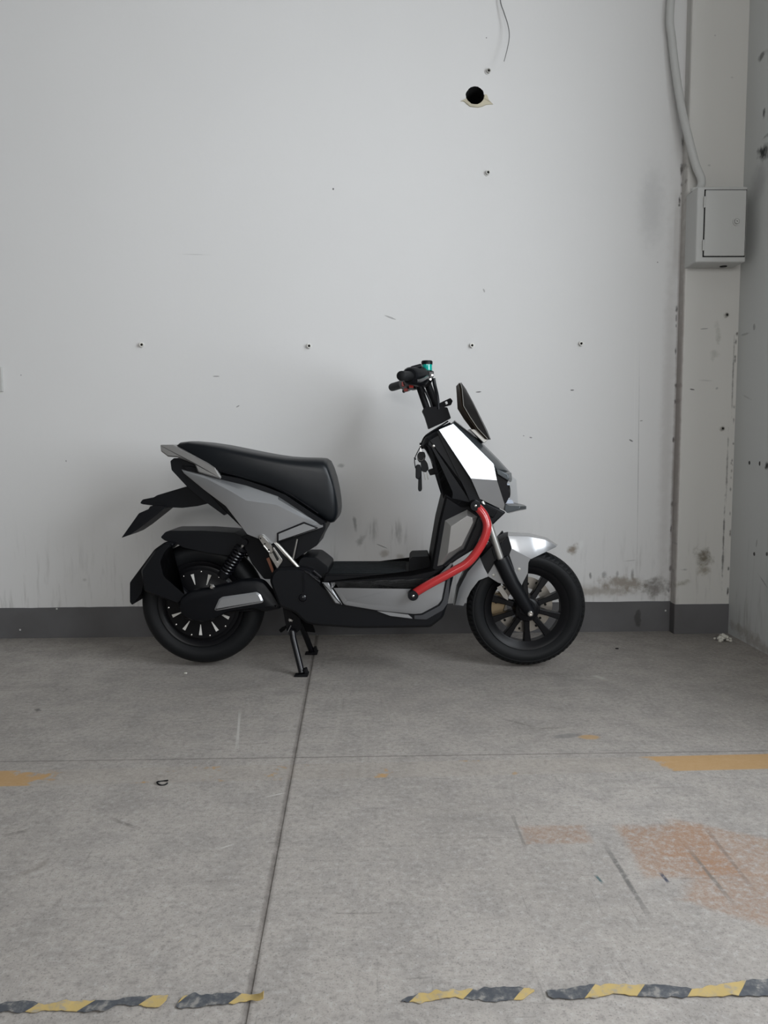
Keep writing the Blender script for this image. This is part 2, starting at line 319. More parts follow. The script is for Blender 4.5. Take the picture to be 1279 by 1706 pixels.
# --- hazard tape: diagonal print
g = G('hazard_tape')
sep = g.node('ShaderNodeSeparateXYZ'); g.put(sep.inputs[0], g.vec)
ph = g.math('FRACT', g.math('ADD', g.math('DIVIDE', g.math('SUBTRACT', sep.outputs[0], g.math('MULTIPLY', sep.outputs[1], 0.85)), 0.164), 20.0))
n2 = g.noise(60, 5, 0.65); n3 = g.noise(300, 3, 0.6)
msk = g.math('LESS_THAN', ph, 0.5)
yel = g.mix(g.ramp(n2, 0.45, 0.65), (0.43, 0.315, 0.12), (0.35, 0.28, 0.16))
blk = g.mix(g.ramp(n2, 0.42, 0.66), (0.055, 0.060, 0.070), (0.13, 0.13, 0.13))
col = g.mix(msk, yel, blk)
col = g.mix(g.ramp(n2, 0.56, 0.66, 0, 0.65), col, (0.26, 0.245, 0.225))
g.done(col, 0.6, n2, 0.3, 0.002)

# ------------------------------------------------------------------ mesh helpers
def link(o, parent=None):
    COL.objects.link(o)
    if parent is not None: o.parent = parent
    return o
def empty(name, loc=(0, 0, 0), rz=0, parent=None):
    o = bpy.data.objects.new(name, None); o.empty_display_size = 0.05
    o.location = loc; o.rotation_euler = (0, 0, rz)
    return link(o, parent)
def tag(o, label=None, cat=None, group=None, kind=None):
    for k, v in (('label', label), ('category', cat), ('group', group), ('kind', kind)):
        if v: o[k] = v
    return o
class MB:
    def __init__(s): s.v = []; s.f = []
    def add(s, verts, faces):
        k = len(s.v); s.v += [tuple(p) for p in verts]; s.f += [tuple(i+k for i in f) for f in faces]; return s
    def prism(s, outline, y0, y1):               # outline in x, z pulled along y
        n = len(outline)
        v = [(x, y0, z) for x, z in outline] + [(x, y1, z) for x, z in outline]
        f = [tuple(range(n)), tuple(range(2*n-1, n-1, -1))] + [(i, i+n, (i+1) % n + n, (i+1) % n) for i in range(n)]
        return s.add(v, f)
    def loft(s, rings, cap=True):
        n = len(rings[0]); v = [p for r in rings for p in r]; f = []
        for k in range(len(rings)-1):
            for i in range(n):
                j = (i+1) % n; f.append((k*n+i, k*n+j, (k+1)*n+j, (k+1)*n+i))
        if cap: f += [tuple(range(n))[::-1], tuple(range((len(rings)-1)*n, len(rings)*n))]
        return s.add(v, f)
    def box(s, c, h, M=None):
        v = [Vector((sx*h[0], sy*h[1], sz*h[2])) for sx in (-1, 1) for sy in (-1, 1) for sz in (-1, 1)]
        if M is not None: v = [M @ p for p in v]
        v = [p + Vector(c) for p in v]
        return s.add(v, [(0, 1, 3, 2), (4, 6, 7, 5), (0, 4, 5, 1), (2, 3, 7, 6), (0, 2, 6, 4), (1, 5, 7, 3)])
    def tube(s, pts, r, n=12, closed=False, cap=True):
        P = [Vector(p) for p in pts]; R = r if isinstance(r, (list, tuple)) else [r]*len(P)
        rings = []; prev = None
        for i, p in enumerate(P):
            if closed: t = P[(i+1) % len(P)] - P[i-1]
            else: t = P[min(i+1, len(P)-1)] - P[max(i-1, 0)]
            t.normalize()
            a = prev - t*prev.dot(t) if prev is not None else (Vector((0, 0, 1)) if abs(t.z) < 0.9 else Vector((1, 0, 0))) 
            a = a - t*a.dot(t); a.normalize(); b = t.cross(a); prev = a
            rings.append([p + (a*math.cos(2*PI*k/n) + b*math.sin(2*PI*k/n))*R[i] for k in range(n)])
        if closed: rings.append(rings[0]); cap = False
        return s.loft(rings, cap)
    def lathe(s, prof, c=(0, 0, 0), axis='y', n=32, close=False):   # prof: (radius, along)
        rings = []
        for r, h in prof:
            ring = []
            for k in range(n):
                a = 2*PI*k/n; u, w = r*math.cos(a), r*math.sin(a)
                ring.append({'y': (c[0]+u, c[1]+h, c[2]+w), 'z': (c[0]+u, c[1]+w, c[2]+h), 'x': (c[0]+h, c[1]+u, c[2]+w)}[axis])
            rings.append(ring)
        if close: rings.append(rings[0]); return s.loft(rings, False)
        return s.loft(rings, True)
    def build(s, name, mat, parent=None, bevel=0.0, seg=2, smooth=35, weld=True, subsurf=0, solid=0.0, data=None):
        me = bpy.data.meshes.new(name); bm = bmesh.new()
        vs_ = [bm.verts.new(p) for p in s.v]
        for f in s.f:
            try: bm.faces.new([vs_[i] for i in f])
            except ValueError: pass
        if weld: bmesh.ops.remove_doubles(bm, verts=bm.verts, dist=1e-6)
        bmesh.ops.recalc_face_normals(bm, faces=bm.faces)
        bm.to_mesh(me); bm.free()
        for p in me.polygons: p.use_smooth = bool(smooth)
        if smooth: me.set_sharp_from_angle(angle=math.radians(smooth))
        me.materials.append(MAT[mat])
        o = link(bpy.data.objects.new(name, me), parent)
        if solid:
            md = o.modifiers.new('solid', 'SOLIDIFY'); md.thickness = solid; md.offset = -1
            es = o.modifiers.new('split', 'EDGE_SPLIT'); es.split_angle = math.radians(smooth if smooth else 5); es.use_edge_sharp = False
        if bevel:
            md = o.modifiers.new('bevel', 'BEVEL'); md.width = bevel; md.segments = seg; md.limit_method = 'ANGLE'; md.angle_limit = math.radians(28)
            md.harden_normals = False
            wn = o.modifiers.new('normals', 'WEIGHTED_NORMAL'); wn.keep_sharp = True; wn.mode = 'FACE_AREA'; wn.weight = 60
        if subsurf:
            md = o.modifiers.new('sub', 'SUBSURF'); md.levels = subsurf; md.render_levels = subsurf
        return o
def mirror_y(pts): return [(x, -y, z) for x, y, z in pts]
def area2(o): return sum(o[i][0]*o[(i+1) % len(o)][1]-o[(i+1) % len(o)][0]*o[i][1] for i in range(len(o)))/2
def inset(o, d):
    n = len(o); sg = 1 if area2(o) > 0 else -1; out = []
    for i in range(n):
        p, q, r = Vector(o[i-1]), Vector(o[i]), Vector(o[(i+1) % n])
        e1 = (q-p).normalized(); e2 = (r-q).normalized()
        n1 = Vector((-e1.y, e1.x))*sg; n2 = Vector((-e2.y, e2.x))*sg
        b = n1+n2
        if b.length < 1e-4: b = n1
        b.normalize(); k = max(0.5, b.dot(n1)); q2 = q + b*(d/k)
        out.append((q2.x, q2.y))
    return out
def round_poly(o, r, seg=3):
    out = []; n = len(o)
    for i in range(n):
        p, q, t = Vector(o[i-1]), Vector(o[i]), Vector(o[(i+1) % n])
        d1, d2 = (p-q), (t-q); k = min(r, d1.length*0.4, d2.length*0.4)
        a, b = q+d1.normalized()*k, q+d2.normalized()*k
        for j in range(seg+1):
            u = j/seg; w = a*(1-u)**2 + q*2*u*(1-u) + b*u*u; out.append((w.x, w.y))
    return out
def smooth_path(pts, n=6):
    P = [Vector(p) for p in pts]; out = []
    for i in range(len(P)-1):
        p0, p1, p2, p3 = P[max(i-1, 0)], P[i], P[i+1], P[min(i+2, len(P)-1)]
        for j in range(n):
            t = j/n
            out.append(0.5*((2*p1)+(p2-p0)*t+(2*p0-5*p1+4*p2-p3)*t*t+(3*p1-p0-3*p2+p3)*t**3))
    return out+[P[-1]]
def lv(o, y): return [(x, y, z) for x, z in o]
def panel(name, outline, y0, y1, mat, parent, ins=0.004, rnd=0.006, bevel=0.0, lab=None, depth=None):
    """a raised panel: outline pulled from y0 towards y1, its rim chamfered"""
    o = round_poly(outline, rnd) if rnd else outline
    d = depth if depth else abs(ins)*0.8
    ym = y1 + (d if y1 < y0 else -d)
    ob = MB().loft([lv(o, y0), lv(o, ym), lv(inset(o, ins), y1)]).build(name, mat, parent, bevel)
    if lab: ob['label'] = lab
    return ob
def sides(fn):
    for s in (1, -1): fn(s)

# ================================================================== the setting
def quad(name, pts, mat, kind='structure', parent=None):
    o = MB().add(pts, [tuple(range(len(pts)))]).build(name, mat, parent, smooth=0); 
    if kind: o['kind'] = kind
    return o
def slab(name, lo, hi, mat, parent=None, bevel=0.0, kind='structure'):
    c = [(a+b)/2 for a, b in zip(lo, hi)]; h = [(b-a)/2 for a, b in zip(lo, hi)]
    o = MB().box(c, h).build(name, mat, parent, bevel, 2, 0)
    if kind: o['kind'] = kind
    return o
# floor: cast slabs, parted by a saw-cut joint running to the wall and a fine one along it
JX0, JX1, JY = -0.231, -0.197, -1.372
fl = slab('floor', (LX, FRONT_Y, -0.20), (RX, 0.05, -0.0022), 'concrete_floor')
def jx(y): return JX0 + (JX1-JX0)*(y+0.65)/(-2.34+0.65)
gw, gh = 0.0032, 0.0009
for (ya, yb) in ((FRONT_Y, JY-gh), (JY+gh, 0.0)):
    for (side) in (0, 1):
        if side == 0: q = [(LX, ya), (jx(ya)-gw, ya), (jx(yb)-gw, yb), (LX, yb)]
        else: q = [(jx(ya)+gw, ya), (RX, ya), (RX, yb), (jx(yb)+gw, yb)]
        v = [(x, y, 0.0) for x, y in q] + [(x, y, -0.0022) for x, y in q]
        MB().add(v, [(0, 1, 2, 3), (7, 6, 5, 4), (0, 4, 5, 1), (1, 5, 6, 2), (2, 6, 7, 3), (3, 7, 4, 0)]).build('floor_slab', 'concrete_floor', fl, smooth=0)
# back wall with a core-drilled pipe hole
HX, HZ, HR = *(0.4681, 2.3584), 0.040
bm = bmesh.new(); hn = 40
rect = [bm.verts.new(p) for p in ((LX, 0, -0.05), (RX, 0, -0.05), (RX, 0, CEIL), (LX, 0, CEIL))]
ring = [bm.verts.new((HX+HR*math.cos(2*PI*k/hn)*(1+0.03*math.sin(5*k)), 0, HZ+HR*math.sin(2*PI*k/hn)*(1+0.03*math.cos(3*k)))) for k in range(hn)]
ed = [bm.edges.new((rect[i], rect[(i+1) % 4])) for i in range(4)] + [bm.edges.new((ring[i], ring[(i+1) % hn])) for i in range(hn)]
bmesh.ops.triangle_fill(bm, use_beauty=True, edges=ed)
deep = [bm.verts.new((v.co.x, 0.22, v.co.z)) for v in ring]
for i in range(hn): bm.faces.new((ring[i], ring[(i+1) % hn], deep[(i+1) % hn], deep[i]))
bm.faces.new(deep)
bmesh.ops.recalc_face_normals(bm, faces=bm.faces)
me = bpy.data.meshes.new('wall_back'); bm.to_mesh(me); bm.free(); me.materials.append(MAT['wall_paint']); me.materials.append(MAT['dark_hole'])
for p in me.polygons:
    if p.center.y > 0.05: p.material_index = 1
wb = link(bpy.data.objects.new('wall_back', me)); wb['kind'] = 'structure'
PX0, PD = 1.378, 0.055
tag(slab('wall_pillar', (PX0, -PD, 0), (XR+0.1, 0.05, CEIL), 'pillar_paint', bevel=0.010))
wr = MB()
for (ya, yb, za, zb) in ((WIN[1], 0.05, 0, CEIL), (FRONT_Y, WIN[0], 0, CEIL), (WIN[0], WIN[1], 0, WIN[2]), (WIN[0], WIN[1], WIN[3], CEIL)):
    wr.box((XR+0.1, (ya+yb)/2, (za+zb)/2), (0.1, (yb-ya)/2, (zb-za)/2))
tag(wr.build('wall_right', 'right_wall_paint', smooth=0, weld=False), kind='structure')
quad('wall_left', [(LX, FRONT_Y, 0), (LX, 0, 0), (LX, 0, CEIL), (LX, FRONT_Y, CEIL)], 'hall_paint')
wf = MB()
for (xa, xb, za, zb) in ((LX, FILL_WIN[0], 0, CEIL), (FILL_WIN[1], RX+0.2, 0, CEIL), (FILL_WIN[0], FILL_WIN[1], 0, FILL_WIN[2]), (FILL_WIN[0], FILL_WIN[1], FILL_WIN[3], CEIL)):
    wf.box(((xa+xb)/2, FRONT_Y-0.1, (za+zb)/2), ((xb-xa)/2, 0.1, (zb-za)/2))
tag(wf.build('wall_front', 'hall_paint', smooth=0, weld=False), kind='structure')
w2 = MB()
for i in range(5): w2.box((FILL_WIN[0]+(FILL_WIN[1]-FILL_WIN[0])*i/4, FRONT_Y-0.08, (FILL_WIN[2]+FILL_WIN[3])/2), (0.025, 0.025, (FILL_WIN[3]-FILL_WIN[2])/2))
for i in range(2): w2.box(((FILL_WIN[0]+FILL_WIN[1])/2, FRONT_Y-0.08, FILL_WIN[2]+(FILL_WIN[3]-FILL_WIN[2])*i), ((FILL_WIN[1]-FILL_WIN[0])/2, 0.025, 0.025))
tag(w2.build('rear_fill_window', 'window_metal', smooth=0, weld=False), kind='structure')  # frame of the added window that lets in the fill
quad('ceiling', [(LX, FRONT_Y, CEIL), (RX+0.2, FRONT_Y, CEIL), (RX+0.2, 0, CEIL), (LX, 0, CEIL)], 'plaster_ceiling')
w1 = MB()
for i in range(3): w1.box((XR+0.08, WIN[0]+(WIN[1]-WIN[0])*i/2, (WIN[2]+WIN[3])/2), (0.025, 0.025, (WIN[3]-WIN[2])/2))
for i in range(3): w1.box((XR+0.08, (WIN[0]+WIN[1])/2, WIN[2]+(WIN[3]-WIN[2])*(0, .62, 1)[i]), (0.025, (WIN[1]-WIN[0])/2, 0.025))
tag(w1.build('window_1', 'window_metal', smooth=0, weld=False), kind='structure')
# painted skirting band, thin coat standing a little proud with a hand-painted top edge
def band(name, x0, x1, y, top, n):
    mb = MB(); rows = []
    for i in range(n+1):
        x = x0+(x1-x0)*i/n; h = top + 0.0022*mnoise.noise(Vector((x*5, 3.1, 0))) + 0.0010*mnoise.noise(Vector((x*31, 9.1, 0)))
        rows.append([(x, y, 0.0), (x, y-0.003, 0.0), (x, y-0.003, h), (x, y, h)])
    mb.loft(rows)
    return tag(mb.build(name, 'skirting_paint', smooth=0), kind='structure')
band('baseboard_back', LX, PX0, 0, 0.140, 160)
band('baseboard_pillar', PX0-0.001, XR, -PD, 0.136, 20)
MB().box((PX0-0.0015, -PD/2, 0.068), (0.0015, PD/2, 0.068)).build('baseboard_return', 'skirting_paint', smooth=0)['kind'] = 'structure'

# ------------------------------------------------------------------ things on the wall
def anchor(x, y, z, label, rz=0.0, tilt=0.0, ln=0.016, r=0.0092):
    root = empty('wall_anchor', (x, y, z), rz); tag(root, label, 'anchor', 'expansion anchors left in the wall')
    MB().lathe([(r, 0.004), (r, -ln), (r*0.62, -ln), (r*0.62, -ln*0.3)], n=14).build('sleeve', 'anchor_steel', root)
    MB().lathe([(r*1.35, 0.003), (r*1.30, -0.003), (r*0.9, -0.0045)], n=12).build('collar', 'wall_paint' if y == 0 else 'pillar_paint', root)
    MB().lathe([(r*0.60, -ln*0.25), (r*0.60, -ln*0.5), (r*0.2, -ln*0.52)], n=10).build('plug', 'dark_hole', root)
for (p, lab, rz) in (((-0.9963, 1.3075), 'metal anchor sleeve in white wall, leftmost of the row of four', 0.25), ((-0.2635, 1.2993), 'metal anchor sleeve in white wall above the scooter seat front', 0.2),
                 ((0.4568, 1.2989), 'metal anchor sleeve in white wall just above the scooter windscreen', 0.1), ((0.9436, 1.3048), 'metal anchor sleeve in white wall, rightmost of the row of four', -0.05),
                 ((0.5220, 2.4572), 'metal anchor sleeve just above the round pipe hole', 0.2), ((0.5218, 2.0364), 'metal anchor sleeve alone below the round pipe hole', 0.2)):
    anchor(p[0], 0, p[1], lab, rz)
for (p, lab) in (((1.5654, 1.4196), 'upper anchor sleeve in the dirty pillar under the electrical box'), ((1.5637, 0.9260), 'lower anchor sleeve in the dirty pillar, near its middle')):
    anchor(p[0], -PD, p[1], lab, 0.1, ln=0.010)
# crumbling foam collar under the pipe hole
mb = MB(); rings = []
foamr = [(200, 0.066, .008), (204, 0.055, .009), (212, 0.050, .010), (225, 0.049, .012), (245, 0.049, .012), (265, 0.047, .013), (285, 0.050, .012), (305, 0.054, .012), (322, 0.060, .012), (336, 0.085, .008), (341, 0.062, .014), (350, 0.056, .018), (2, 0.050, .014)]
for i, (a, ro, th) in enumerate(foamr):
    a = math.radians(a); ri = HR*0.97
    j = 1+0.12*math.sin(i*2.7)
    rings.append([(HX+math.cos(a)*ri, 0.004, HZ+math.sin(a)*ri), (HX+math.cos(a)*ri*1.02, -th*j, HZ+math.sin(a)*ri*1.02), (HX+math.cos(a)*ro, -th*0.6*j, HZ+math.sin(a)*ro), (HX+math.cos(a)*ro*1.01, 0.003, HZ+math.sin(a)*ro*1.01)])
tag(mb.loft(rings).build('foam_collar', 'foam', smooth=50), 'torn yellowish foam collar crumbling below the round pipe hole', 'foam')
# loose wire hanging from above
wp = [(x, -0.012-0.010*i, z) for i, (x, z) in enumerate([(0.5596, 2.8835), (0.5708, 2.7396), (0.5840, 2.6866), (0.5998, 2.6310), (0.6053, 2.5825), (0.5980, 2.5338), (0.5806, 2.4678)])]
wp = smooth_path([(wp[0][0]-0.02, -0.010, CEIL), (wp[0][0]-0.03, -0.010, 3.4)] + wp, 5); nn = len(wp)
tag(MB().tube(wp, [0.0030-0.0016*i/nn for i in range(nn)], 8).build('hanging_wire', 'wire_grey'), 'thin loose grey wire dangling from above onto the white wall', 'wire')
# cover plate cut by the left picture edge
sp = empty('wall_plate', (*[v for v in (-1.6580, 1.1619)[:1]], 0, (-1.6135, 1.1617)[1])); tag(sp, 'small white cover plate on the wall at the left picture edge', 'wall plate')
MB().box((0, -0.005, 0), (0.050, 0.005, 0.054)).build('plate', 'white_enamel', sp, 0.002)
MB().box((-0.005, -0.011, 0), (0.018, 0.002, 0.034)).build('rocker', 'white_enamel', sp, 0.001)
# painted conduit bending from the wall corner to the electrical box
BXE = (1.4098, 1.9111)
cp = [(1.338, -0.030, CEIL), (1.338, -0.030, 3.2)] + [(x, y, z) for (x, z), y in zip([(1.2939, 2.7209), (1.3030, 2.5769), (1.3200, 2.4318), (1.3422, 2.2854), (1.3695, 2.1501), (1.3961, 2.0387), (1.4189, 1.9740)], (-.032, -.034, -.045, -.060, -.080, -.095, -.105))] + [(BXE[0], -0.107, 1.934)]
tag(MB().tube(smooth_path(cp, 5), 0.0165, 14).build('conduit_pipe', 'conduit_paint'), 'white painted conduit pipe curving down into the electrical box', 'pipe')
# electrical box
BX0, BX1, BZ0, BZ1 = (1.3753, 1.6195)[0], (1.5864, 1.6190)[0], (1.3753, 1.6195)[1], (1.3709, 1.9265)[1]
BC = ((BX0+BX1)/2, (BZ0+BZ1)/2); BF = -0.172
eb = empty('electrical_box', (BC[0], -PD, BZ0)); tag(eb, 'white enamelled steel electrical box with hinged door high on the pillar', 'electrical box')
hx, hz = (BX1-BX0)/2, (BZ1-BZ0)/2; dY = BF+PD
MB().loft([lv([(-hx, 0), (hx, 0), (hx, 2*hz), (-hx, 2*hz)], 0.002), lv([(-hx, 0), (hx, 0), (hx, 2*hz), (-hx, 2*hz)], dY)]).build('body', 'white_enamel', eb, 0.006, 3)
dr = MB().box((0.012, dY-0.004, hz+0.004), (hx-0.020, 0.004, hz-0.020)).build('door', 'white_enamel', eb, 0.003, 2)
MB().box((0.012, dY-0.0005, hz+0.004), (hx-0.0165, 0.0012, hz-0.0165)).build('door_gap', 'black_matte', eb)
MB().lathe([(0.0165, 0.0), (0.0165, -0.004), (0.0125, -0.004), (0.0125, -0.001), (0.011, -0.001), (0.009, -0.008), (0.003, -0.008), (0.003, -0.002)], (hx-0.048, dY-0.008, hz*1.06), n=20).build('lock', 'conduit_paint', dr)
for zz in (0.22, 0.79):
    MB().lathe([(0.0048, -0.022), (0.0048, 0.022)], (-hx+0.029, dY-0.006, 2*hz*zz), 'z', 12).build('hinge', 'conduit_paint', eb)
MB().lathe([(0.015, -0.002), (0.015, 0.001)], (hx*0.45, dY*0.35, -0.0004), 'z', 20).build('cable_hole', 'dark_hole', eb)
MB().lathe([(0.021, 0), (0.021, 0.014)], ((1.3936, 1.9336)[0]-BC[0], dY*0.45, 2*hz-0.002), 'z', 16).build('conduit_nut', 'conduit_paint', eb)

# ------------------------------------------------------------------ things on the floor
def ico_lump(mb, c, r, seed, sub=2, sq=(1, 1, 0.7), amp=0.35):
    bm = bmesh.new(); bmesh.ops.create_icosphere(bm, subdivisions=sub, radius=1)
    vv = []
    for v in bm.verts:
        k = 1+amp*mnoise.noise(v.co*1.9+Vector((seed, 0, 0)))
        vv.append((c[0]+v.co.x*r*k*sq[0], c[1]+v.co.y*r*k*sq[1], max(0.0006, c[2]+v.co.z*r*k*sq[2])))
    idx = {v: i for i, v in enumerate(bm.verts)}
    mb.add(vv, [tuple(idx[v] for v in f.verts) for f in bm.faces]); bm.free()
rx, ry = (1.5435, -0.1676)
mb = MB()
for i in range(26):
    a, q = random.uniform(0, 2*PI), random.random()**0.7
    ico_lump(mb, (rx+math.cos(a)*0.040*q, ry-0.012+math.sin(a)*0.030*q, 0.004+0.024*(1-q)), random.uniform(0.006, 0.011), i*3.1, 1, (1, 1, 0.8), 0.6)
tag(mb.build('plaster_rubble', 'plaster_white', smooth=0, weld=False), 'small crumbly heap of white plaster in the far right floor corner', 'rubble', kind='stuff')
for i, ((fx, fy), sz, lab) in enumerate((((1.4148, -0.0115), 0.010, 'white plaster flake by the foot of the pillar skirting'), ((1.0381, -0.2934), 0.006, 'dark crumb on the floor right of the front wheel'), ((-0.5422, -1.5242), 0, ''), ((-0.7090, -0.5693), 0.006, 'tiny pale chip on the floor left below the rear wheel'))):
    if not sz: continue
    mb = MB(); ico_lump(mb, (fx, fy-0.004, sz*0.45), sz, i*2.3, 1, (1.3, 1, 0.45), 0.6)
    tag(mb.build('floor_debris', ['plaster_white', 'black_matte', '', 'plaster_white'][i], smooth=0), lab, 'debris')
kx, ky = (-0.5422, -1.5242)
kp = [(kx+0.0125*math.cos(a)*1.15, ky+0.0125*math.sin(a), 0.0022+0.002*math.sin(a*2+1)) for a in [math.radians(40+300*i/24) for i in range(25)]]
tag(MB().tube(kp, 0.0020, 8).build('wire_loop', 'black_plastic'), 'small black open wire loop lying on the concrete', 'wire loop')
# torn hazard tape
def tape(name, top, bot, ph, label, seed, curl=0.0, n=60):
    """strip between a far and a near edge, rumpled; ph is where a black stripe starts"""
    x0, x1 = max(top[0][0], bot[0][0]), min(top[-1][0], bot[-1][0])
    def at(c, x):
        for (a, b), (d, e) in zip(c, c[1:]):
            if a <= x <= d: return b + (e-b)*(x-a)/max(d-a, 1e-6)
        return c[-1][1] if x > c[-1][0] else c[0][1]
    oy = sum(p[1] for p in top+bot)/len(top+bot)
    V, Fc = [], []; m_ = 6
    for i in range(n+1):
        x = x0+(x1-x0)*i/n; yt, yb = at(top, x), at(bot, x)
        for j in range(m_):
            t = j/(m_-1); y = yb+(yt-yb)*t
            jag = 0.0060*mnoise.noise(Vector((x*75, seed, t*3))) if j in (0, m_-1) else 0
            z = 0.0016 + 0.0035*max(0, mnoise.noise(Vector((x*22, y*40, seed)))) 
            if curl and x > x1-curl:
                q = (x-(x1-curl))/curl; z += 0.016*q*q*(0.4+0.6*t)
            V.append((x-ph, y+jag-oy, z))
    for i in range(n):
        for j in range(m_-1): Fc.append((i*m_+j, (i+1)*m_+j, (i+1)*m_+j+1, i*m_+j+1))
    o = MB().add(V, Fc).build(name, 'hazard_tape', None, smooth=60, solid=0.0009)
    o.location = (ph, oy, 0)
    return tag(o, label, 'hazard tape', 'torn strips of black and yellow hazard tape')
tape('hazard_tape', [(-0.7162, -2.2995), (-0.5876, -2.3122), (-0.5697, -2.3062), (-0.5362, -2.3097), (-0.5197, -2.3153), (-0.4835, -2.3098), (-0.4345, -2.3073), (-0.4102, -2.3092), (-0.4040, -2.3081), (-0.4020, -2.3055), (-0.3590, -2.3001), (-0.3274, -2.3010)], [(-0.7057, -2.3179), (-0.5808, -2.3264), (-0.5454, -2.3312), (-0.5273, -2.3304), (-0.5106, -2.3283), (-0.4760, -2.3293), (-0.4414, -2.3328), (-0.4124, -2.3310), (-0.4067, -2.3171), (-0.3931, -2.3188), (-0.3700, -2.3207), (-0.3353, -2.3281), (-0.3278, -2.3102)],
     (-0.4474, -2.3288)[0], 'long crumpled strip of black and yellow tape at the left picture edge', 1.0)
tape('hazard_tape', [(-0.3097, -2.3224), (-0.3028, -2.3043), (-0.2839, -2.2995), (-0.2193, -2.2973), (-0.2083, -2.3003), (-0.1935, -2.3034), (-0.1729, -2.3145)], [(-0.3087, -2.3263), (-0.3031, -2.3264), (-0.2803, -2.3283), (-0.2667, -2.3261), (-0.2230, -2.3196), (-0.1981, -2.3164), (-0.1722, -2.3197)],
     (-0.3050, -2.3264)[0], 'short piece of black and yellow tape with a curled right end', 2.0, 0.03)
tape('hazard_tape', [(0.0442, -2.3205), (0.0502, -2.3141), (0.0814, -2.3043), (0.1376, -2.3004), (0.2112, -2.2943), (0.2352, -2.2963), (0.2585, -2.3011)], [(0.0441, -2.3231), (0.0638, -2.3262), (0.0876, -2.3230), (0.1310, -2.3163), (0.1451, -2.3180), (0.1816, -2.3282), (0.2108, -2.3238), (0.2344, -2.3244), (0.2576, -2.3051)],
     (0.1470, -2.3181)[0], 'torn black and yellow tape piece in the bottom middle, right of the joint', 3.0)
tape('hazard_tape', [(0.2768, -2.3057), (0.2864, -2.3059), (0.3063, -2.3038), (0.3269, -2.2989), (0.3821, -2.2935), (0.3958, -2.2967), (0.4543, -2.2969), (0.5180, -2.3083), (0.6024, -2.2927), (0.6427, -2.2911), (0.7834, -2.2894)], [(0.2743, -2.3163), (0.2817, -2.3257), (0.2968, -2.3222), (0.3009, -2.3249), (0.3485, -2.3249), (0.3873, -2.3141), (0.4250, -2.3244), (0.4978, -2.3264), (0.5699, -2.3258), (0.6238, -2.3273), (0.7620, -2.3231)],
     (0.4269, -2.3245)[0], 'longest black and yellow tape strip, running off the right picture edge', 4.0)

# ================================================================== the electric scooter
# local frame: x forward, y away from the photographer, z up; origin on the floor under the body
SC = empty('electric_scooter', (-0.01234, -0.48096, 0.00000), -0.05038)
tag(SC, 'silver and black electric scooter with red crash bar parked on its centre stand', 'scooter')
FWC = (0.6175, 0.0, 0.2335); RWC = (-0.6455, 0.0, 0.2525)
FR, RR = 0.2335, 0.2425

# ---- front wheel: rim with ten spokes, brake disc, knobbly tyre
fwheel = MB()
fwheel.lathe([(0.158, -0.034), (0.163, -0.036), (0.163, 0.036), (0.158, 0.034), (0.150, 0.030), (0.140, 0.022), (0.134, 0.018), (0.134, -0.018), (0.140, -0.022), (0.150, -0.030)], FWC, n=64, close=True)
fwheel = fwheel.build('front_wheel', 'wheel_black', SC)
MB().lathe([(0.022, -0.062), (0.044, -0.052), (0.052, -0.030), (0.052, 0.030), (0.044, 0.05), (0.022, 0.055)], FWC, n=32).build('hub', 'wheel_black', fwheel)
spm = None
for k in range(10):
    if spm is None:
        so = MB().loft([[(0.045, -0.024, -0.011), (0.045, -0.024, 0.011), (0.045, 0.012, 0.013), (0.045, 0.012, -0.013)],
                        [(0.085, -0.020, -0.010), (0.085, -0.020, 0.010), (0.085, 0.008, 0.012), (0.085, 0.008, -0.012)],
                        [(0.137, -0.018, -0.014), (0.137, -0.018, 0.014), (0.137, 0.010, 0.016), (0.137, 0.010, -0.016)]]).build('spoke', 'wheel_black', fwheel, 0.003)
        spm = so
    else:
        so = spm.copy(); COL.objects.link(so); so.parent = fwheel
    so.location = FWC; so.rotation_euler = (0, math.radians(87-36*k), 0)
MB().lathe([(0.068, 0.040), (0.112, 0.040), (0.112, 0.0445), (0.068, 0.0445)], FWC, n=48, close=True).build('brake_disc', 'brake_disc', fwheel)
hol = None
for k in range(18):
    a = 2*PI*k/18; r_ = 0.098 if k % 2 else 0.084
    if hol is None: hol = MB().lathe([(0.0052, -0.001), (0.0052, 0.001)], n=10).build('disc_hole', 'dark_hole', fwheel); h = hol
    else: h = hol.copy(); COL.objects.link(h); h.parent = fwheel
    h.location = (FWC[0]+r_*math.cos(a), 0.0396, FWC[2]+r_*math.sin(a))
def tyre_prof(R, ri, hw):
    P = []
    for i in range(15):
        t = -1+2*i/14
        a = t*PI/2*1.28
        y = hw*math.sin(a)*(1.0 if abs(t) < 0.75 else 1.0)
        P.append((R-(R-ri)*0.52*(1-math.cos(a)), y))
    P = [(ri, -hw*0.62), (ri+0.006, -hw*0.72)] + P + [(ri+0.006, hw*0.72), (ri, hw*0.62)]
    return P
MB().lathe(tyre_prof(FR-0.005, 0.160, 0.046), FWC, n=72, close=True).build('tyre', 'rubber', fwheel, smooth=50)
blk = None
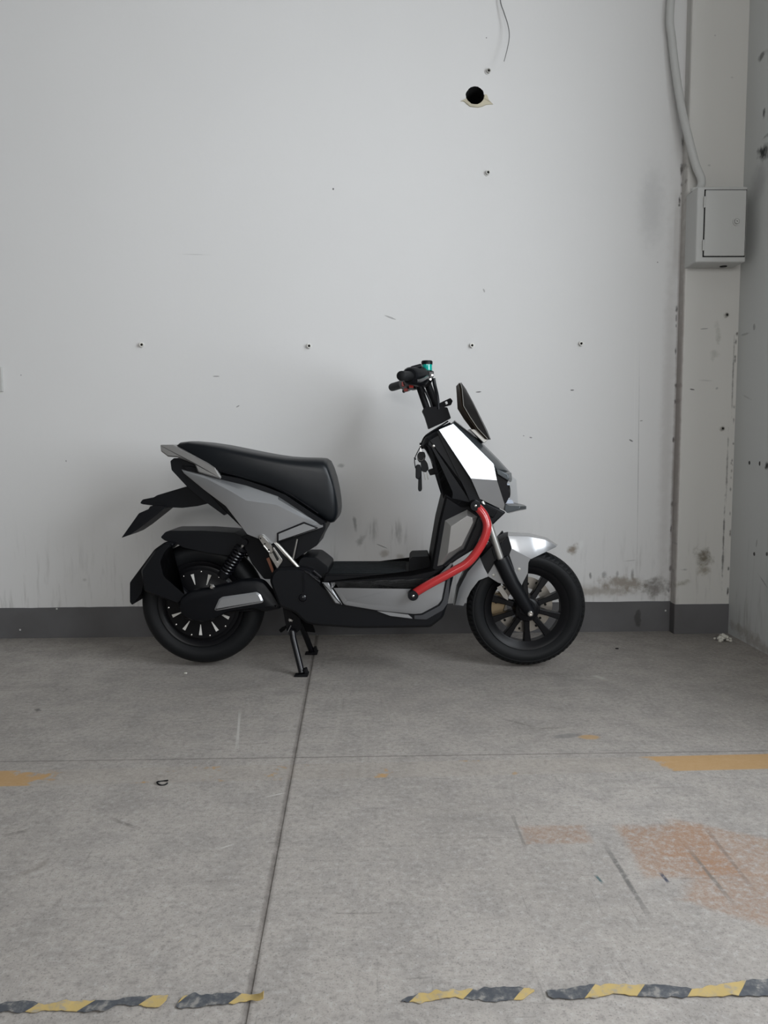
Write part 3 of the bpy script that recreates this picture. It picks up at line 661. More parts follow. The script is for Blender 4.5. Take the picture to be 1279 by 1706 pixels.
for sgn in (-1, 1):
    for k in range(34):
        a = 2*PI*(k+(0.5 if sgn > 0 else 0))/34
        if blk is None:
            v = []
            for (dx, w) in ((-0.003, 1.0), (0.0048, 0.8)):
                v += [(FR-0.0085+dx, 0.006, -0.017*w), (FR-0.0085+dx, 0.006, 0.011*w), (FR-0.0165+dx, 0.034*1.0, 0.015*w), (FR-0.0280+dx*0.6, 0.043, 0.013*w), (FR-0.0280+dx*0.6, 0.043, -0.010*w), (FR-0.0165+dx, 0.034, -0.013*w)]
            MBb = MB().loft([v[:6], v[6:]])
            blk = MBb.build('tread_block', 'rubber', fwheel, smooth=0); bo = blk
        else:
            bo = blk.copy(); COL.objects.link(bo); bo.parent = fwheel
        bo.location = FWC; bo.rotation_euler = (0, a, 0)
        if sgn < 0: bo.scale = (1, -1, 1)
MB().lathe([(0.0105, -0.118), (0.0105, -0.128), (0.007, -0.131), (0.003, -0.131), (0.003, -0.128)], FWC, n=12).build('axle_nut', 'chrome', fwheel)
MB().lathe([(0.008, -0.120), (0.008, 0.125)], FWC, n=12).build('axle', 'steel', fwheel)

# ---- rear wheel: closed hub motor with printed marks
rwheel = MB().lathe([(0.012, -0.066), (0.040, -0.064), (0.060, -0.050), (0.118, -0.046), (0.136, -0.044), (0.142, -0.038), (0.150, -0.036), (0.160, -0.046), (0.168, -0.048), (0.168, 0.048), (0.160, 0.046), (0.150, 0.036), (0.142, 0.038), (0.118, 0.046), (0.060, 0.050), (0.012, 0.066)], RWC, n=64).build('rear_wheel', 'wheel_black', SC)
rwheel['label'] = 'black rear wheel with closed hub motor'
MB().lathe(tyre_prof(RR, 0.165, 0.055), RWC, n=80, close=True).build('tyre', 'rubber', rwheel, smooth=50)
for hw in (-0.022, 0.0, 0.022):
    pass
stk = dot = None
for k in range(11):
    a = math.radians(-92+360*k/11)
    if stk is None:
        stk = MB().loft([[(0.080, -0.0004, -0.0012), (0.080, -0.0004, 0.0012), (0.080, 0.0016, 0.0012), (0.080, 0.0016, -0.0012)], [(0.122, -0.0004, -0.0062), (0.122, -0.0004, 0.0062), (0.122, 0.0016, 0.0062), (0.122, 0.0016, -0.0062)]]).build('wheel_mark', 'white_decal', rwheel, smooth=0); so = stk
    else: so = stk.copy(); COL.objects.link(so); so.parent = rwheel
    so.location = (RWC[0], -0.0490, RWC[2]); so.rotation_euler = (0, -a, 0)
    a2 = a + PI/11
    if dot is None: dot = MB().lathe([(0.0036, 0.002), (0.0036, -0.002), (0.0018, -0.003)], n=10).build('hub_screw', 'chrome', rwheel); so = dot
    else: so = dot.copy(); COL.objects.link(so); so.parent = rwheel
    so.location = (RWC[0]+0.128*math.cos(a2), -0.0455, RWC[2]+0.128*math.sin(a2))
MB().lathe([(0.009, -0.125), (0.009, 0.13)], RWC, n=12).build('axle', 'steel', rwheel)

# ---- swingarm and its cover
for sg in (-1, 1):
    MB().tube([(*RWC[:1], sg*0.078, RWC[2]), (-0.46, sg*0.082, 0.262), (-0.325, sg*0.07, 0.275)], [0.020, 0.019, 0.019], 12).build('swingarm', 'black_matte', SC)
MB().tube([(-0.365, -0.075, 0.275), (-0.365, 0.075, 0.275)], 0.018, 12).build('swingarm_bridge', 'black_matte', SC)
def cov(sg):
    o = [(-0.7129, 0.2569), (-0.7003, 0.2939), (-0.6674, 0.3193), (-0.5984, 0.3307), (-0.5043, 0.3514), (-0.4721, 0.3628), (-0.4083, 0.3650), (-0.3812, 0.3559), (-0.3524, 0.3192), (-0.3170, 0.2617), (-0.3264, 0.2502), (-0.3791, 0.2386), (-0.4290, 0.2501), (-0.5208, 0.2385), (-0.5672, 0.2154), (-0.6021, 0.1991), (-0.6548, 0.2014), (-0.6978, 0.2245)]
    c = MB(); r = round_poly(o, 0.012)
    c.loft([lv(r, sg*0.095), lv(r, sg*0.118), lv(inset(r, 0.006), sg*0.128), lv(inset(r, 0.020), sg*0.134)])
    c = c.build('swingarm_cover', 'black_plastic', SC)
    i = round_poly([(-0.5709, 0.2497), (-0.5515, 0.2912), (-0.5376, 0.3003), (-0.4075, 0.3187), (-0.3941, 0.3095), (-0.3833, 0.2843), (-0.3880, 0.2774), (-0.5595, 0.2474)], 0.004)
    MB().loft([lv(i, sg*0.128), lv(i, sg*0.137), lv(inset(i, 0.007), sg*0.142)]).build('cover_insert', 'silver_paint', c)
cov(-1)
MB().lathe([(0.012, -0.124), (0.012, -0.130), (0.006, -0.136)], (*[(-0.5790, 0.3367)[0]], 0, (-0.5790, 0.3367)[1]), n=6).build('pivot_nut', 'chrome', SC)
tw = [Vector(p) for p in [(-0.5959, -0.0850, 0.2107), (-0.5764, -0.0880, 0.2161), (-0.5575, -0.0880, 0.2278)]]
MB().tube(tw, 0.0035, 8).build('motor_cable', 'orange_plastic', SC)
MB().tube(smooth_path([(-0.6077, -0.1000, 0.2329), (-0.5271, -0.0980, 0.2394), (-0.4585, -0.0950, 0.2388), (-0.3900, -0.0900, 0.2447)], 4), 0.004, 8).build('cable', 'black_plastic', SC)

# ---- rear mudguards
g1 = MB()
sk = round_poly([(-0.7847, 0.5192), (-0.7654, 0.5400), (-0.7467, 0.5445), (-0.6171, 0.5442), (-0.5019, 0.5358), (-0.4723, 0.5230), (-0.4614, 0.4953), (-0.4713, 0.4652), (-0.5180, 0.4468), (-0.6079, 0.4609), (-0.6978, 0.4796), (-0.7342, 0.5005), (-0.7666, 0.5052)], 0.006)
for y0, y1 in ((-0.080, -0.071), (0.071, 0.080)): g1.prism(sk, y0, y1)
g1.prism(round_poly([(-0.7847, 0.5192), (-0.7654, 0.5400), (-0.7467, 0.5445), (-0.6171, 0.5442), (-0.5019, 0.5358), (-0.4700, 0.5207), (-0.4614, 0.4953), (-0.4797, 0.5023), (-0.5071, 0.5139), (-0.6178, 0.5211), (-0.7429, 0.5191), (-0.7665, 0.5076)], 0.003), -0.072, 0.072)
g1.build('rear_mudguard', 'black_plastic', SC, 0.004, weld=False)
g2 = MB()
g2.prism(round_poly([(-0.7706, 0.5000), (-0.8111, 0.4722), (-0.9115, 0.3437), (-0.9144, 0.2661), (-0.9054, 0.2543), (-0.8685, 0.3014), (-0.8523, 0.3625), (-0.8030, 0.4372), (-0.7502, 0.4837), (-0.7311, 0.4999)], 0.006), -0.075, 0.075)
g2.build('mud_flap', 'black_plastic', SC, 0.004)
hg = round_poly([(-0.8471, 0.3164), (-0.7947, 0.2955), (-0.7126, 0.2630), (-0.6767, 0.3047), (-0.7596, 0.3788), (-0.7695, 0.4295), (-0.7546, 0.4616), (-0.7212, 0.5005), (-0.7578, 0.5052), (-0.7977, 0.4778), (-0.8558, 0.3973)], 0.008)
MB().loft([lv(hg, -0.080), lv(hg, -0.104), lv(inset(hg, 0.008), -0.114)]).build('mudguard_arm', 'black_plastic', SC)

# ---- shock absorber (near side and its twin)
def shock(sg):
    A, B = Vector((-0.4594, -0.0950, 0.4979)), Vector((-0.5500, -0.0950, 0.3644))
    A.y *= -sg; B.y *= -sg
    ax = (B-A).normalized()
    body = MB().tube([A+ax*0.055, A+ax*0.10, B], [0.011, 0.011, 0.013], 14).build('shock_absorber', 'black_matte', SC)
    MB().tube([A-ax*0.006, A+ax*0.060], 0.0058, 12).build('piston_rod', 'chrome', body)
    u = ax.orthogonal().normalized(); w = ax.cross(u); L = (B-A).length; n = 8*14
    MB().tube([A+ax*(0.030+(L-0.058)*i/n)+(u*math.cos(2*PI*8*i/n)+w*math.sin(2*PI*8*i/n))*0.0215 for i in range(n+1)], 0.0044, 6).build('coil_spring', 'black_gloss', body)
    MB().tube([A+ax*0.020, A+ax*0.030], 0.024, 16).build('spring_seat', 'black_matte', body)
    MB().tube([B-ax*0.034, B-ax*0.004], [0.024, 0.020], 16).build('lower_mount', 'black_matte', body)
    MB().lathe([(0.012, -0.016), (0.012, 0.016)], A-ax*0.006, n=14).build('upper_eye', 'black_matte', body)
sides(shock)

# ---- tail
tail = MB().prism(round_poly([(-0.7164, 0.8221), (-0.7304, 0.8109), (-0.7269, 0.7771), (-0.6696, 0.7135), (-0.5961, 0.6519), (-0.5311, 0.6039), (-0.5170, 0.6198), (-0.5256, 0.6403), (-0.6059, 0.7064), (-0.6816, 0.7701), (-0.6362, 0.7631), (-0.6286, 0.7901), (-0.6847, 0.8174)], 0.004), -0.103, 0.103).build('tail_cover', 'black_plastic', SC, 0.004)
MB().prism(round_poly([(-0.8713, 0.6482), (-0.8614, 0.6621), (-0.8190, 0.6689), (-0.8047, 0.6781), (-0.6869, 0.7123), (-0.6003, 0.6471), (-0.6472, 0.6357), (-0.7058, 0.6289), (-0.7735, 0.6315), (-0.8061, 0.6363), (-0.8621, 0.6435)], 0.005), -0.045, 0.045).build('tail_bracket', 'black_plastic', SC, 0.003)
MB().prism(round_poly([(-0.9378, 0.5166), (-0.8667, 0.6114), (-0.8290, 0.6274), (-0.8217, 0.6389), (-0.7684, 0.6387), (-0.7687, 0.6295), (-0.7973, 0.6065), (-0.8665, 0.5536), (-0.9023, 0.5305)], 0.003), -0.075, 0.075).build('plate_holder', 'black_plastic', SC, 0.002)
# body core behind the panels
MB().prism([(-0.6876, 0.7949), (-0.6264, 0.7878), (-0.5320, 0.7490), (-0.4643, 0.7306), (-0.3268, 0.6848), (-0.1721, 0.5822), (-0.1724, 0.5640), (-0.3142, 0.5143), (-0.3554, 0.5029), (-0.4053, 0.5191), (-0.4459, 0.5398), (-0.5173, 0.6107), (-0.6059, 0.7064)], -0.112, 0.112).build('body_core', 'black_matte', SC, 0.004)
# side panels
def side_panel(sg):
    T = [(-0.6886, -0.1060, 0.7794), (-0.6109, -0.1180, 0.7626), (-0.5359, -0.1220, 0.7411), (-0.4413, -0.1240, 0.7183), (-0.3233, -0.1220, 0.6773), (-0.2415, -0.1180, 0.6227), (-0.1578, -0.1080, 0.5672)]
    T2 = [(-0.6858, -0.1080, 0.7772), (-0.5955, -0.1340, 0.7554), (-0.5136, -0.1420, 0.7219), (-0.4379, -0.1430, 0.6927), (-0.3209, -0.1370, 0.6672), (-0.2352, -0.1320, 0.6150), (-0.1574, -0.1120, 0.5653)]
    Mr = [(-0.6831, -0.1100, 0.7738), (-0.5822, -0.1430, 0.7446), (-0.4915, -0.1530, 0.6980), (-0.4360, -0.1550, 0.6646), (-0.3258, -0.1500, 0.6482), (-0.2277, -0.1400, 0.5978), (-0.1572, -0.1140, 0.5644)]
    M2 = [(-0.6809, -0.1100, 0.7705), (-0.5900, -0.1410, 0.7267), (-0.5040, -0.1500, 0.6734), (-0.4369, -0.1470, 0.6014), (-0.3372, -0.1440, 0.5739), (-0.2442, -0.1380, 0.5640), (-0.1574, -0.1130, 0.5632)]
    B = [(-0.6794, -0.1080, 0.7659), (-0.5970, -0.1340, 0.7040), (-0.5165, -0.1380, 0.6434), (-0.4385, -0.1360, 0.5372), (-0.3494, -0.1340, 0.5006), (-0.2636, -0.1320, 0.5273), (-0.1577, -0.1100, 0.5606)]
    Bi = [(x, -0.108, z) for x, y, z in B]; Ti = [(x, -0.100, z) for x, y, z in T]
    rows = [Ti, T, T2, Mr, M2, B, Bi]; n = 7
    if sg > 0: rows = [mirror_y(r) for r in rows]
    v = [p for r in rows for p in r]
    f = [(k*n+i, k*n+i+1, (k+1)*n+i+1, (k+1)*n+i) for k in range(len(rows)-1) for i in range(n-1)]
    sp_ = MB().add(v, f).build('side_panel', 'silver_paint', SC, smooth=24)
    q = round_poly([(-0.3277, 0.5062), (-0.3270, 0.5422), (-0.2254, 0.5834), (-0.1721, 0.5597)], 0.003)
    MB().prism(q, sg*0.128, sg*0.1415).build('trim_surround', 'black_gloss', sp_, 0.001)
    q = round_poly([(-0.3204, 0.5132), (-0.3200, 0.5390), (-0.2252, 0.5769), (-0.1808, 0.5600)], 0.003)
    MB().prism(q, sg*0.136, sg*0.1445).build('trim_inlay', 'silver_paint', sp_, 0.0015)
sides(side_panel)
# seat
st_px = [(-0.7340, 0.0000, 0.8572), (-0.7266, 0.0000, 0.8711), (-0.7121, 0.0000, 0.8815), (-0.6791, 0.0000, 0.8847), (-0.6160, 0.0000, 0.8786), (-0.5529, 0.0000, 0.8689), (-0.4877, 0.0000, 0.8557), (-0.4178, 0.0000, 0.8414), (-0.3596, 0.0000, 0.8306), (-0.3014, 0.0000, 0.8222), (-0.2432, 0.0000, 0.8184), (-0.1849, 0.0000, 0.8169), (-0.1594, 0.0000, 0.8144), (-0.1455, 0.0000, 0.8051), (-0.1342, 0.0000, 0.7818), (-0.1230, 0.0000, 0.7469), (-0.1141, 0.0000, 0.7073), (-0.1076, 0.0000, 0.6653), (-0.1045, 0.0000, 0.6326)]
sb_px = [(-0.7163, -0.0600, 0.8463), (-0.7035, -0.0800, 0.8420), (-0.6842, -0.1000, 0.8332), (-0.6472, -0.1200, 0.8154), (-0.5871, -0.1200, 0.7860), (-0.5269, -0.1200, 0.7589), (-0.4641, -0.1200, 0.7429), (-0.3970, -0.1200, 0.7224), (-0.3411, -0.1200, 0.7042), (-0.2854, -0.1200, 0.6748), (-0.2298, -0.1200, 0.6363), (-0.1753, -0.1100, 0.5969), (-0.1517, -0.1000, 0.5822), (-0.1382, -0.1000, 0.5753), (-0.1279, -0.0900, 0.5708), (-0.1165, -0.0900, 0.5742), (-0.1082, -0.0800, 0.5845), (-0.1022, -0.0700, 0.5972), (-0.0994, -0.0600, 0.6146)]
hw_ = [0.050, 0.072, 0.090, 0.108, 0.124, 0.131, 0.134, 0.135, 0.134, 0.132, 0.128, 0.123, 0.120, 0.118, 0.115, 0.111, 0.105, 0.095, 0.078]
rings = []
for (x, _, zt), (xb, _, zb), w in zip(st_px, sb_px, hw_):
    c, h = (zt+zb)/2, (zt-zb)/2; ring = []
    for k in range(44):
        a = 2*PI*k/44; ca, sa = math.cos(a), math.sin(a); e = 0.28
        yy = w*math.copysign(abs(ca)**e, ca); zz = h*math.copysign(abs(sa)**(e*1.1), sa)
        tuck = 1.0 - 0.10*max(0, -sa) - 0.10*max(0, sa)**3
        ring.append(((x+xb)/2, yy*tuck, c+zz))
    rings.append(ring)
seat = MB().loft(rings).build('seat', 'seat_vinyl', SC, smooth=55)
# seam piping of the seat
MB().tube(smooth_path([(x, -0.124, z+0.004) for x, z in [(-0.6193, 0.8065), (-0.5258, 0.7657), (-0.4631, 0.7498), (-0.3960, 0.7316), (-0.3402, 0.7134), (-0.2846, 0.6863), (-0.2290, 0.6479), (-0.1735, 0.6095)]], 4), 0.0022, 6).build('piping', 'black_gloss', seat)
MB().prism(round_poly([(-0.6098, 0.7817), (-0.5359, 0.7589), (-0.4641, 0.7451), (-0.3746, 0.7155), (-0.2965, 0.6838), (-0.1496, 0.5820), (-0.1610, 0.5685), (-0.3237, 0.6727), (-0.4646, 0.7227), (-0.5543, 0.7478), (-0.6036, 0.7615)], 0.003), -0.120, 0.120).build('seat_base', 'black_plastic', SC, 0.002)
# grab rail
gr_ = MB()
armo = round_poly([(-0.7590, 0.8719), (-0.7576, 0.8474), (-0.7312, 0.8272), (-0.6951, 0.8248), (-0.6327, 0.7999), (-0.6201, 0.7685), (-0.5374, 0.7435), (-0.5338, 0.7502), (-0.5543, 0.7860), (-0.5742, 0.7995), (-0.7117, 0.8716)], 0.004)
for sg in (-1, 1): gr_.loft([lv(armo, sg*0.104), lv(armo, sg*0.124), lv(inset(armo, 0.005), sg*0.130)])
gr_.prism(round_poly([(-0.7607, 0.8719), (-0.7155, 0.8716), (-0.7045, 0.8627), (-0.7234, 0.8360), (-0.7415, 0.8361), (-0.7591, 0.8518)], 0.004), -0.112, 0.112)
gr_.build('grab_rail', 'shield_silver', SC, weld=False)

# ---- under the seat: battery box, strut, frame tube, folded passenger peg
MB().prism(round_poly([(-0.3574, 0.4902), (-0.3319, 0.5108), (-0.1850, 0.5584), (-0.1551, 0.5811), (-0.1484, 0.5720), (-0.1509, 0.5515), (-0.1719, 0.5149), (-0.1814, 0.4898), (-0.2414, 0.4531), (-0.2622, 0.4371), (-0.2944, 0.4302)], 0.006), -0.095, 0.095).build('battery_box', 'black_plastic', SC, 0.005)
MB().tube([(-0.2546, -0.1180, 0.5164), (-0.2717, -0.1180, 0.4414)], 0.0040, 8).build('gas_strut', 'steel', SC)
def ftube(sg):
    MB().tube([(x, y*-sg, z) for x, y, z in [(-0.3518, -0.1180, 0.5235), (-0.3268, -0.1220, 0.4944), (-0.2504, -0.1280, 0.4088)]], 0.0085, 12).build('frame_tube', 'steel', SC)
    MB().prism([(-0.3582, 0.4997), (-0.3288, 0.4951), (-0.2553, 0.4058), (-0.3329, 0.3967), (-0.3637, 0.4540)], sg*0.100, sg*0.122).build('frame_gusset', 'black_plastic', SC, 0.002)
    fp_o = round_poly([(-0.3929, 0.5366), (-0.3795, 0.5365), (-0.3576, 0.5118), (-0.3423, 0.4915), (-0.3381, 0.4735), (-0.3495, 0.4645), (-0.3651, 0.4735), (-0.3781, 0.4938), (-0.3955, 0.5209)], 0.005)
    peg = MB().loft([lv(fp_o, sg*0.128), lv(fp_o, sg*0.146), lv(inset(fp_o, 0.003), sg*0.150)]).build('foot_peg', 'chrome', SC)
    MB().prism(round_poly([(-0.3605, 0.4758), (-0.3401, 0.4893), (-0.3074, 0.4396), (-0.3120, 0.4306), (-0.3282, 0.4080), (-0.3412, 0.4306), (-0.3565, 0.4555)], 0.003), sg*0.125, sg*0.140).build('peg_hinge', 'steel', peg, 0.002)
    MB().prism(round_poly([(-0.3450, 0.4690), (-0.3381, 0.4757), (-0.3208, 0.4441), (-0.3277, 0.4351)], 0.002), sg*0.136, sg*0.1412).build('hinge_slot', 'dark_hole', peg)
    MB().tube([(x, y*-sg, z) for x, y, z in [(-0.3758, -0.1500, 0.4961), (-0.3561, -0.1500, 0.4713)]], 0.0026, 8).build('peg_bar', 'chrome', peg)
    for (x, y, z) in [(-0.3865, -0.1500, 0.5231), (-0.3712, -0.1500, 0.5028), (-0.3560, -0.1500, 0.4803)]:
        MB().lathe([(0.0032, -0.001), (0.0032, 0.001)], (x, y*-sg, z), n=10).build('peg_hole', 'dark_hole', peg)
    for (x, y, z) in [(-0.3295, -0.1400, 0.4290)]:
        MB().lathe([(0.006, -0.003), (0.006, 0.003)], (x, y*-sg, z), n=12).build('peg_bolt', 'chrome', peg)
sides(ftube)
MB().prism(round_poly([(-0.3749, 0.4411), (-0.3634, 0.4457), (-0.3483, 0.3997), (-0.3510, 0.3789)], 0.002), -0.108, -0.100).build('reflector', 'brown_reflector', SC, 0.001)
MB().prism(round_poly([(-0.4690, 0.5249), (-0.4184, 0.5316), (-0.3761, 0.4741), (-0.3587, 0.4280), (-0.3509, 0.3587), (-0.3877, 0.3587), (-0.4324, 0.4166), (-0.4587, 0.4743)], 0.006), -0.090, 0.090).build('inner_guard', 'black_matte', SC, 0.003)

# ---- lower body
mc = round_poly([(-0.3561, 0.3627), (-0.3487, 0.3922), (-0.3281, 0.4125), (-0.2472, 0.4147), (-0.2181, 0.4101), (-0.1869, 0.3965), (-0.1606, 0.3535), (-0.1407, 0.3354), (0.2058, 0.3307), (0.2881, 0.3758), (0.3236, 0.4139), (0.3347, 0.4049), (0.3193, 0.3397), (0.3060, 0.2719), (0.2904, 0.2242), (0.2435, 0.1866), (-0.0301, 0.1828), (-0.1944, 0.1941), (-0.2281, 0.2055), (-0.2636, 0.2420), (-0.3040, 0.2580), (-0.3241, 0.2671)], 0.010)
mainc = MB().loft([lv(inset(mc, 0.010), -0.157), lv(mc, -0.146), lv(mc, 0.146), lv(inset(mc, 0.010), 0.157)]).build('lower_body', 'black_plastic', SC)
MB().lathe([(0.019, -0.150), (0.019, -0.160), (0.0165, -0.160), (0.0165, -0.156), (0.012, -0.160), (0.004, -0.164)], ((-0.2323, 0.3007)[0], 0, (-0.2323, 0.3007)[1]), n=24).build('pivot_cap', 'black_gloss', mainc)
MB().tube(smooth_path([(-0.2296, -0.1590, 0.3190), (-0.2269, -0.1590, 0.3484), (-0.2306, -0.1590, 0.3936)], 4), 0.0022, 6).build('cover_seam', 'black_gloss', mainc)
MB().prism(round_poly([(-0.2614, 0.3995), (-0.2471, 0.4386), (-0.2333, 0.4454), (-0.1877, 0.4454), (-0.1652, 0.4293), (-0.1404, 0.4086), (-0.1410, 0.3603), (-0.2482, 0.3719)], 0.008), -0.105, 0.105).build('hump_cover', 'black_plastic', SC, 0.010, 3)
# passenger peg socket moulded beside the hump
sk2 = MB()
for (a, b) in zip([(-0.2450, -0.1500, 0.4102), (-0.2220, -0.1560, 0.3999), (-0.1906, -0.1560, 0.4021), (-0.2040, -0.1580, 0.3889)], [(-0.2063, -0.1560, 0.3976), (-0.1729, -0.1580, 0.3731), (-0.1619, -0.1560, 0.3772), (-0.1664, -0.1580, 0.3595)]): sk2.tube([a, b], 0.0045, 8)
sk2.build('peg_socket', 'black_gloss', SC, weld=False)
# floorboard with ribbed rubber mat
fb = round_poly([(-0.1592, 0.3580), (-0.1477, 0.3884), (0.1659, 0.3881), (0.2456, 0.4048), (0.2898, 0.4316), (0.3052, 0.4182), (0.2057, 0.3510)], 0.006)
board = MB().loft([lv(inset(fb, 0.005), -0.166), lv(fb, -0.160), lv(fb, 0.160), lv(inset(fb, 0.005), 0.166)]).build('floorboard', 'black_matte', SC)
FZ = (0.0060, 0.3883)[1]; fx0, fx1 = (-0.1365, 0.3799)[0], (0.1524, 0.3796)[0]
for i in range(9):
    y = -0.128+0.032*i
    MB().box(((fx0+fx1)/2, y, FZ+0.0016), ((fx1-fx0)/2, 0.0095, 0.0022)).build('mat_rib', 'mat_rubber', board, 0.001)
MB().prism(round_poly([(0.1638, 0.3870), (0.1663, 0.4320), (0.1757, 0.4426), (0.2388, 0.4448), (0.2597, 0.3774)], 0.004), -0.085, 0.085).build('battery_hatch', 'black_matte', SC, 0.005, 3)
# silver lower panels
def low_panel(sg):
    o = round_poly([(-0.1292, 0.3598), (0.1989, 0.3551), (0.2519, 0.3797), (0.2960, 0.3886), (0.2982, 0.3663), (0.2850, 0.2946), (0.2717, 0.2766), (0.2097, 0.2428), (0.1831, 0.2405), (0.0477, 0.2540), (-0.0701, 0.2742), (-0.0789, 0.2787)], 0.006)
    p = MB().loft([lv(o, sg*0.150), lv(o, sg*0.166), lv(inset(o, 0.002), sg*0.170), lv(inset(o, 0.018), sg*0.1755)]).build('lower_panel', 'silver_paint', SC, smooth=20)
    o = round_poly([(0.2742, 0.3896), (0.3051, 0.4187), (0.3205, 0.4343), (0.3227, 0.4276), (0.3073, 0.4008), (0.2941, 0.3851)], 0.002)
    MB().prism(o, sg*0.150, sg*0.165).build('panel_tip', 'silver_paint', p, 0.0015)
    o = round_poly([(-0.1594, 0.3606), (-0.1338, 0.3595), (-0.0836, 0.2761), (-0.1103, 0.2817)], 0.003)
    MB().loft([lv(o, sg*0.150), lv(o, sg*0.166), lv(inset(o, 0.004), sg*0.170)]).build('panel_end', 'silver_paint', p)
    o = round_poly([(0.0452, 0.2524), (0.0942, 0.2479), (0.1609, 0.2389), (0.1764, 0.2242), (0.0941, 0.2343)], 0.002)
    MB().prism(o, sg*0.150, sg*0.166).build('trim_strip', 'silver_paint', p, 0.0015)
    o = round_poly([(0.1832, 0.2355), (0.2121, 0.2366), (0.2766, 0.2717), (0.2899, 0.2921), (0.3054, 0.3708), (0.3164, 0.3865), (0.3077, 0.2830), (0.2900, 0.2559), (0.2277, 0.2197), (0.1831, 0.2219)], 0.003)
    MB().prism(o, sg*0.150, sg*0.162).build('panel_edge', 'dark_grey_paint', p, 0.0015)
sides(low_panel)

# ---- leg shield
ls = round_poly([(0.2985, 0.6840), (0.2897, 0.6488), (0.2722, 0.5782), (0.2434, 0.4090), (0.2589, 0.3978), (0.2877, 0.4044), (0.3428, 0.4446), (0.4043, 0.4824), (0.4391, 0.5556), (0.4498, 0.5953), (0.4232, 0.6571), (0.3599, 0.6442)], 0.006)
MB().loft([lv(inset(ls, 0.008), -0.168), lv(ls, -0.158), lv(ls, 0.158), lv(inset(ls, 0.008), 0.168)]).build('leg_shield', 'black_matte', SC)
inf = round_poly([(0.2255, 0.8973), (0.2784, 0.9290), (0.3197, 0.9493), (0.3289, 0.9310), (0.4077, 0.7373), (0.4334, 0.6561), (0.4336, 0.6212), (0.3897, 0.6120), (0.2970, 0.5750), (0.2900, 0.6311), (0.3039, 0.6636), (0.3062, 0.6845), (0.2715, 0.7565), (0.2577, 0.7912), (0.2300, 0.8444), (0.2116, 0.8606), (0.2209, 0.8882)], 0.004)
MB().loft([lv(inset(inf, 0.022), -0.104), lv(inset(inf, 0.008), -0.092), lv(inf, -0.072), lv(inf, 0.072), lv(inset(inf, 0.008), 0.092), lv(inset(inf, 0.022), 0.104)]).build('inner_fairing', 'black_plastic', SC)
def edge(sg):
    MB().prism(round_poly([(0.2686, 0.9136), (0.2795, 0.9245), (0.3983, 0.7440), (0.4317, 0.6622), (0.4541, 0.5977), (0.4276, 0.6067), (0.3965, 0.6423), (0.3743, 0.6956)], 0.004), sg*0.085, sg*0.110).build('fairing_edge', 'black_plastic', SC, 0.006)
sides(edge)
MB().prism(round_poly([(0.2669, 0.7935), (0.2530, 0.7890), (0.2577, 0.7751), (0.2369, 0.7683), (0.2461, 0.7474), (0.2784, 0.7542)], 0.003), -0.016, 0.016).build('bag_hook', 'black_plastic', SC, 0.003)
MB().lathe([(0.005, -0.100), (0.005, -0.107), (0.002, -0.108)], ((0.2566, 0.8610)[0], 0, (0.2566, 0.8610)[1]), n=10).build('fairing_screw', 'steel', SC)
def ins(sg):
    b_ = [(0.2960, 0.5900), (0.3768, 0.6294), (0.4140, 0.6028), (0.4054, 0.5786), (0.3641, 0.4858), (0.3422, 0.4725), (0.2873, 0.4259), (0.2675, 0.4203)]
    t_ = [(0.3168, 0.5701), (0.3754, 0.6082), (0.3927, 0.6016), (0.3972, 0.5852), (0.3561, 0.4997), (0.3322, 0.4843), (0.3104, 0.4733), (0.3049, 0.4700)]
    b2 = inset(b_, -0.002)
    MB().loft([lv(b2, sg*0.158), lv(b_, sg*0.168), lv(t_, sg*0.188)]).build('shield_insert', 'shield_silver', SC, 0.0012, smooth=15)
    s_ = [(0.4186, 0.6026), (0.4339, 0.5916), (0.4385, 0.5607), (0.3950, 0.4855), (0.3512, 0.4544), (0.2984, 0.4188), (0.2874, 0.4222), (0.3446, 0.4678), (0.3687, 0.4811), (0.4078, 0.5740)]
    MB().prism(s_, sg*0.150, sg*0.172).build('insert_dark_facets', 'black_gloss', SC, 0.003)  # right and lower facets of the insert, their dark floor reflection painted black
sides(ins)
# crash bars
def crash(sg):
    P = [(0.1787, -0.1960, 0.3196), (0.1919, -0.2000, 0.3315), (0.2355, -0.2070, 0.3595), (0.2920, -0.2100, 0.3909), (0.3353, -0.2110, 0.4152), (0.3676, -0.2120, 0.4340), (0.3935, -0.2120, 0.4591), (0.4192, -0.2120, 0.4963), (0.4385, -0.2110, 0.5353), (0.4461, -0.2080, 0.5741), (0.4368, -0.2030, 0.6084), (0.4200, -0.1970, 0.6318), (0.4032, -0.1900, 0.6465)]
    P = [(x, y*-sg, z) for x, y, z in P]
    bar = MB().tube(smooth_path(P, 5), 0.0158, 18).build('crash_bar', 'red_paint', SC, smooth=60)
    bar['label'] = 'glossy red tubular crash bar'
    for (x, y, z), r_ in ((P[0], 0.0190), (P[-1], 0.0185)):
        MB().lathe([(r_*1.02, sg*-0.04), (r_*1.02, sg*0.000), (r_*1.05, sg*0.010), (r_*0.95, sg*0.020), (0.004, sg*0.0205)], (x, y, z), n=24).build('end_cap', 'black_plastic', bar)
        MB().lathe([(0.0046, sg*0.018), (0.0046, sg*0.0225), (0.002, sg*0.024)], (x, y, z), n=10).build('cap_bolt', 'chrome', bar)
sides(crash)

